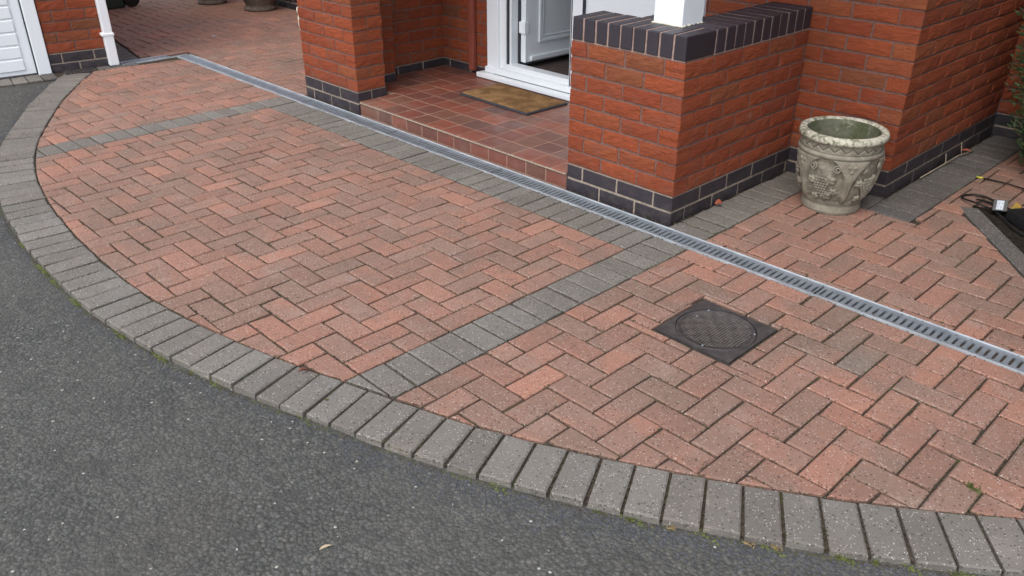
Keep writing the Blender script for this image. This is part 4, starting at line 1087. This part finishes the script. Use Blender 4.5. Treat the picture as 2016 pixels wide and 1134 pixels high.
# moss, grit, chippings and joint debris
E_ = Blobs()
for i in range(2, len(OUTC)-2):
    for k in range(34):
        p = OUTC[i]+(OUTC[i+1]-OUTC[i])*random.random()+nrm(i)*(.001+abs(random.gauss(0, .008))); E_.add((p.x, p.y, -.0215), random.uniform(.0015, .0045), (1.2, 1, .7))
E_.make('edge_grit', M['debris'], 'dark grit and moss along the kerb edge')
G_ = Blobs()
for i in range(2, len(OUTC)-2):
    dens = 40+(70 if OUTC[i].x > .2 else 0)
    for k in range(dens):
        q = abs(random.gauss(0, .035 if OUTC[i].x < .2 else .06)); p = OUTC[i]+(OUTC[i+1]-OUTC[i])*random.random()+nrm(i)*(.004+q); G_.add((p.x, p.y, -.0215), random.uniform(.0018, .0052), (1.4, .9, .6))
W_ = Blobs()
for (x, y, n_) in ((-1.9, -1.9, 30), (-1.62, -1.87, 70), (-1.56, -1.88, 50), (-1.44, -1.88, 60), (-1.2, -1.87, 40), (-.85, -1.83, 40), (-.6, -1.79, 50), (-.3, -1.74, 25), (.05, -1.62, 20), (.7, -1.42, 25), (1.05, -1.24, 40), (1.2, -1.15, 25), (1.34, -1.07, 30), (1.5, -.96, 40), (1.62, -.87, 30), (1.72, -.79, 40)):
    qx, qy = on_edge(x, y)
    for k in range(n_):
        W_.add((qx+random.gauss(0, .022), qy+random.gauss(0, .005)+.0*k, -.020), random.uniform(.0018, .0045), (1.3, 1, .8))
W_.make('kerb_moss', M['weed'], 'low green moss in patches along the outer foot of the kerb')
G_.make('loose_chippings', M['chip'], 'dark stone chippings lying on the asphalt beside the kerb')
J_ = Blobs()
for par in (A, B, EP, kerb, D, D3, D6):
    for ch in par.children:
        if ch.type != 'MESH' or 'kind' in ch or len(ch.data.vertices) < 9 or ch.name.startswith('bedding'): continue
        if math.hypot(ch.location.x-2.03, ch.location.y+2.66) > 5.5: continue
        n3 = len(ch.data.vertices)//3; ring_ = [ch.data.vertices[n3+i].co for i in range(n3)]
        for i in range(n3):
            a_, b_ = ring_[i], ring_[(i+1) % n3]; L_ = (b_-a_).length
            dn = mnoise.noise(Vector((ch.location.x+a_.x, ch.location.y+a_.y, 0))*3.1)+.5
            for k in range(int(L_*150*max(.12, dn))):
                t_ = random.random(); p = ch.location+a_.lerp(b_, t_); out_ = Vector(((b_-a_).y, -(b_-a_).x, 0)).normalized()
                p = p+out_*random.gauss(.0015, .0030); J_.add((p.x, p.y, -.0030), random.choice((.0011, .0015, .002, .0028)), (1.6, .9, .9))
J_.make('joint_debris', M['debris'], 'soil crumbs and moss lying in the joints between the paving blocks')
P_ = Blobs(); rn = random.Random(11)
for k in range(420):
    x = rn.uniform(-3.5, 2.2); y = rn.uniform(-3.0, -.6); s_ = rn.choice((.0011, .0014, .002, .003))
    kk = min(range(len(OUTC)), key=lambda i: (OUTC[i].x-x)**2+(OUTC[i].y-y)**2)
    if (Vector((x, y, 0))-OUTC[kk]).dot(nrm(kk)) < .01: continue
    P_.add((x, y, -.0215), s_, (1.4, .8, .6))
P_.make('loose_grit', M['pebble'], 'pale loose grit scattered on the asphalt')
L_ = Blobs()
for k in range(260):
    x = random.uniform(-2.5, 1.9); y = random.choice((DR0+.004+abs(random.gauss(0, .006)), DR1-.006-abs(random.gauss(0, .008)), DR0+.02+random.uniform(0, .07))); L_.add((x, y, -.0025), random.uniform(.001, .0028), (1.8, .9, .5))
L_.make('drain_litter', M['debris'], 'specks of dirt and leaf lying on the drain grating')
B_ = Blobs()
for k in range(420):
    seg = random.choice((((-.01, .36), (-.01, 1.38)), ((.54, 1.25), (.54, 2.7)), ((.2, 1.385), (.52, 1.385)), ((-.65, .338), (-.03, .338)), ((-3.1, .338), (-2.5, .338))))
    t_ = random.random(); x = seg[0][0]+(seg[1][0]-seg[0][0])*t_+random.uniform(-.003, .012); y = seg[0][1]+(seg[1][1]-seg[0][1])*t_-random.uniform(-.003, .010); B_.add((x, y, .001), random.uniform(.0012, .0045), (1.4, .9, .6))
B_.make('wall_foot_dirt', M['debris'], 'dirt and leaf crumbs gathered along the foot of the walls')
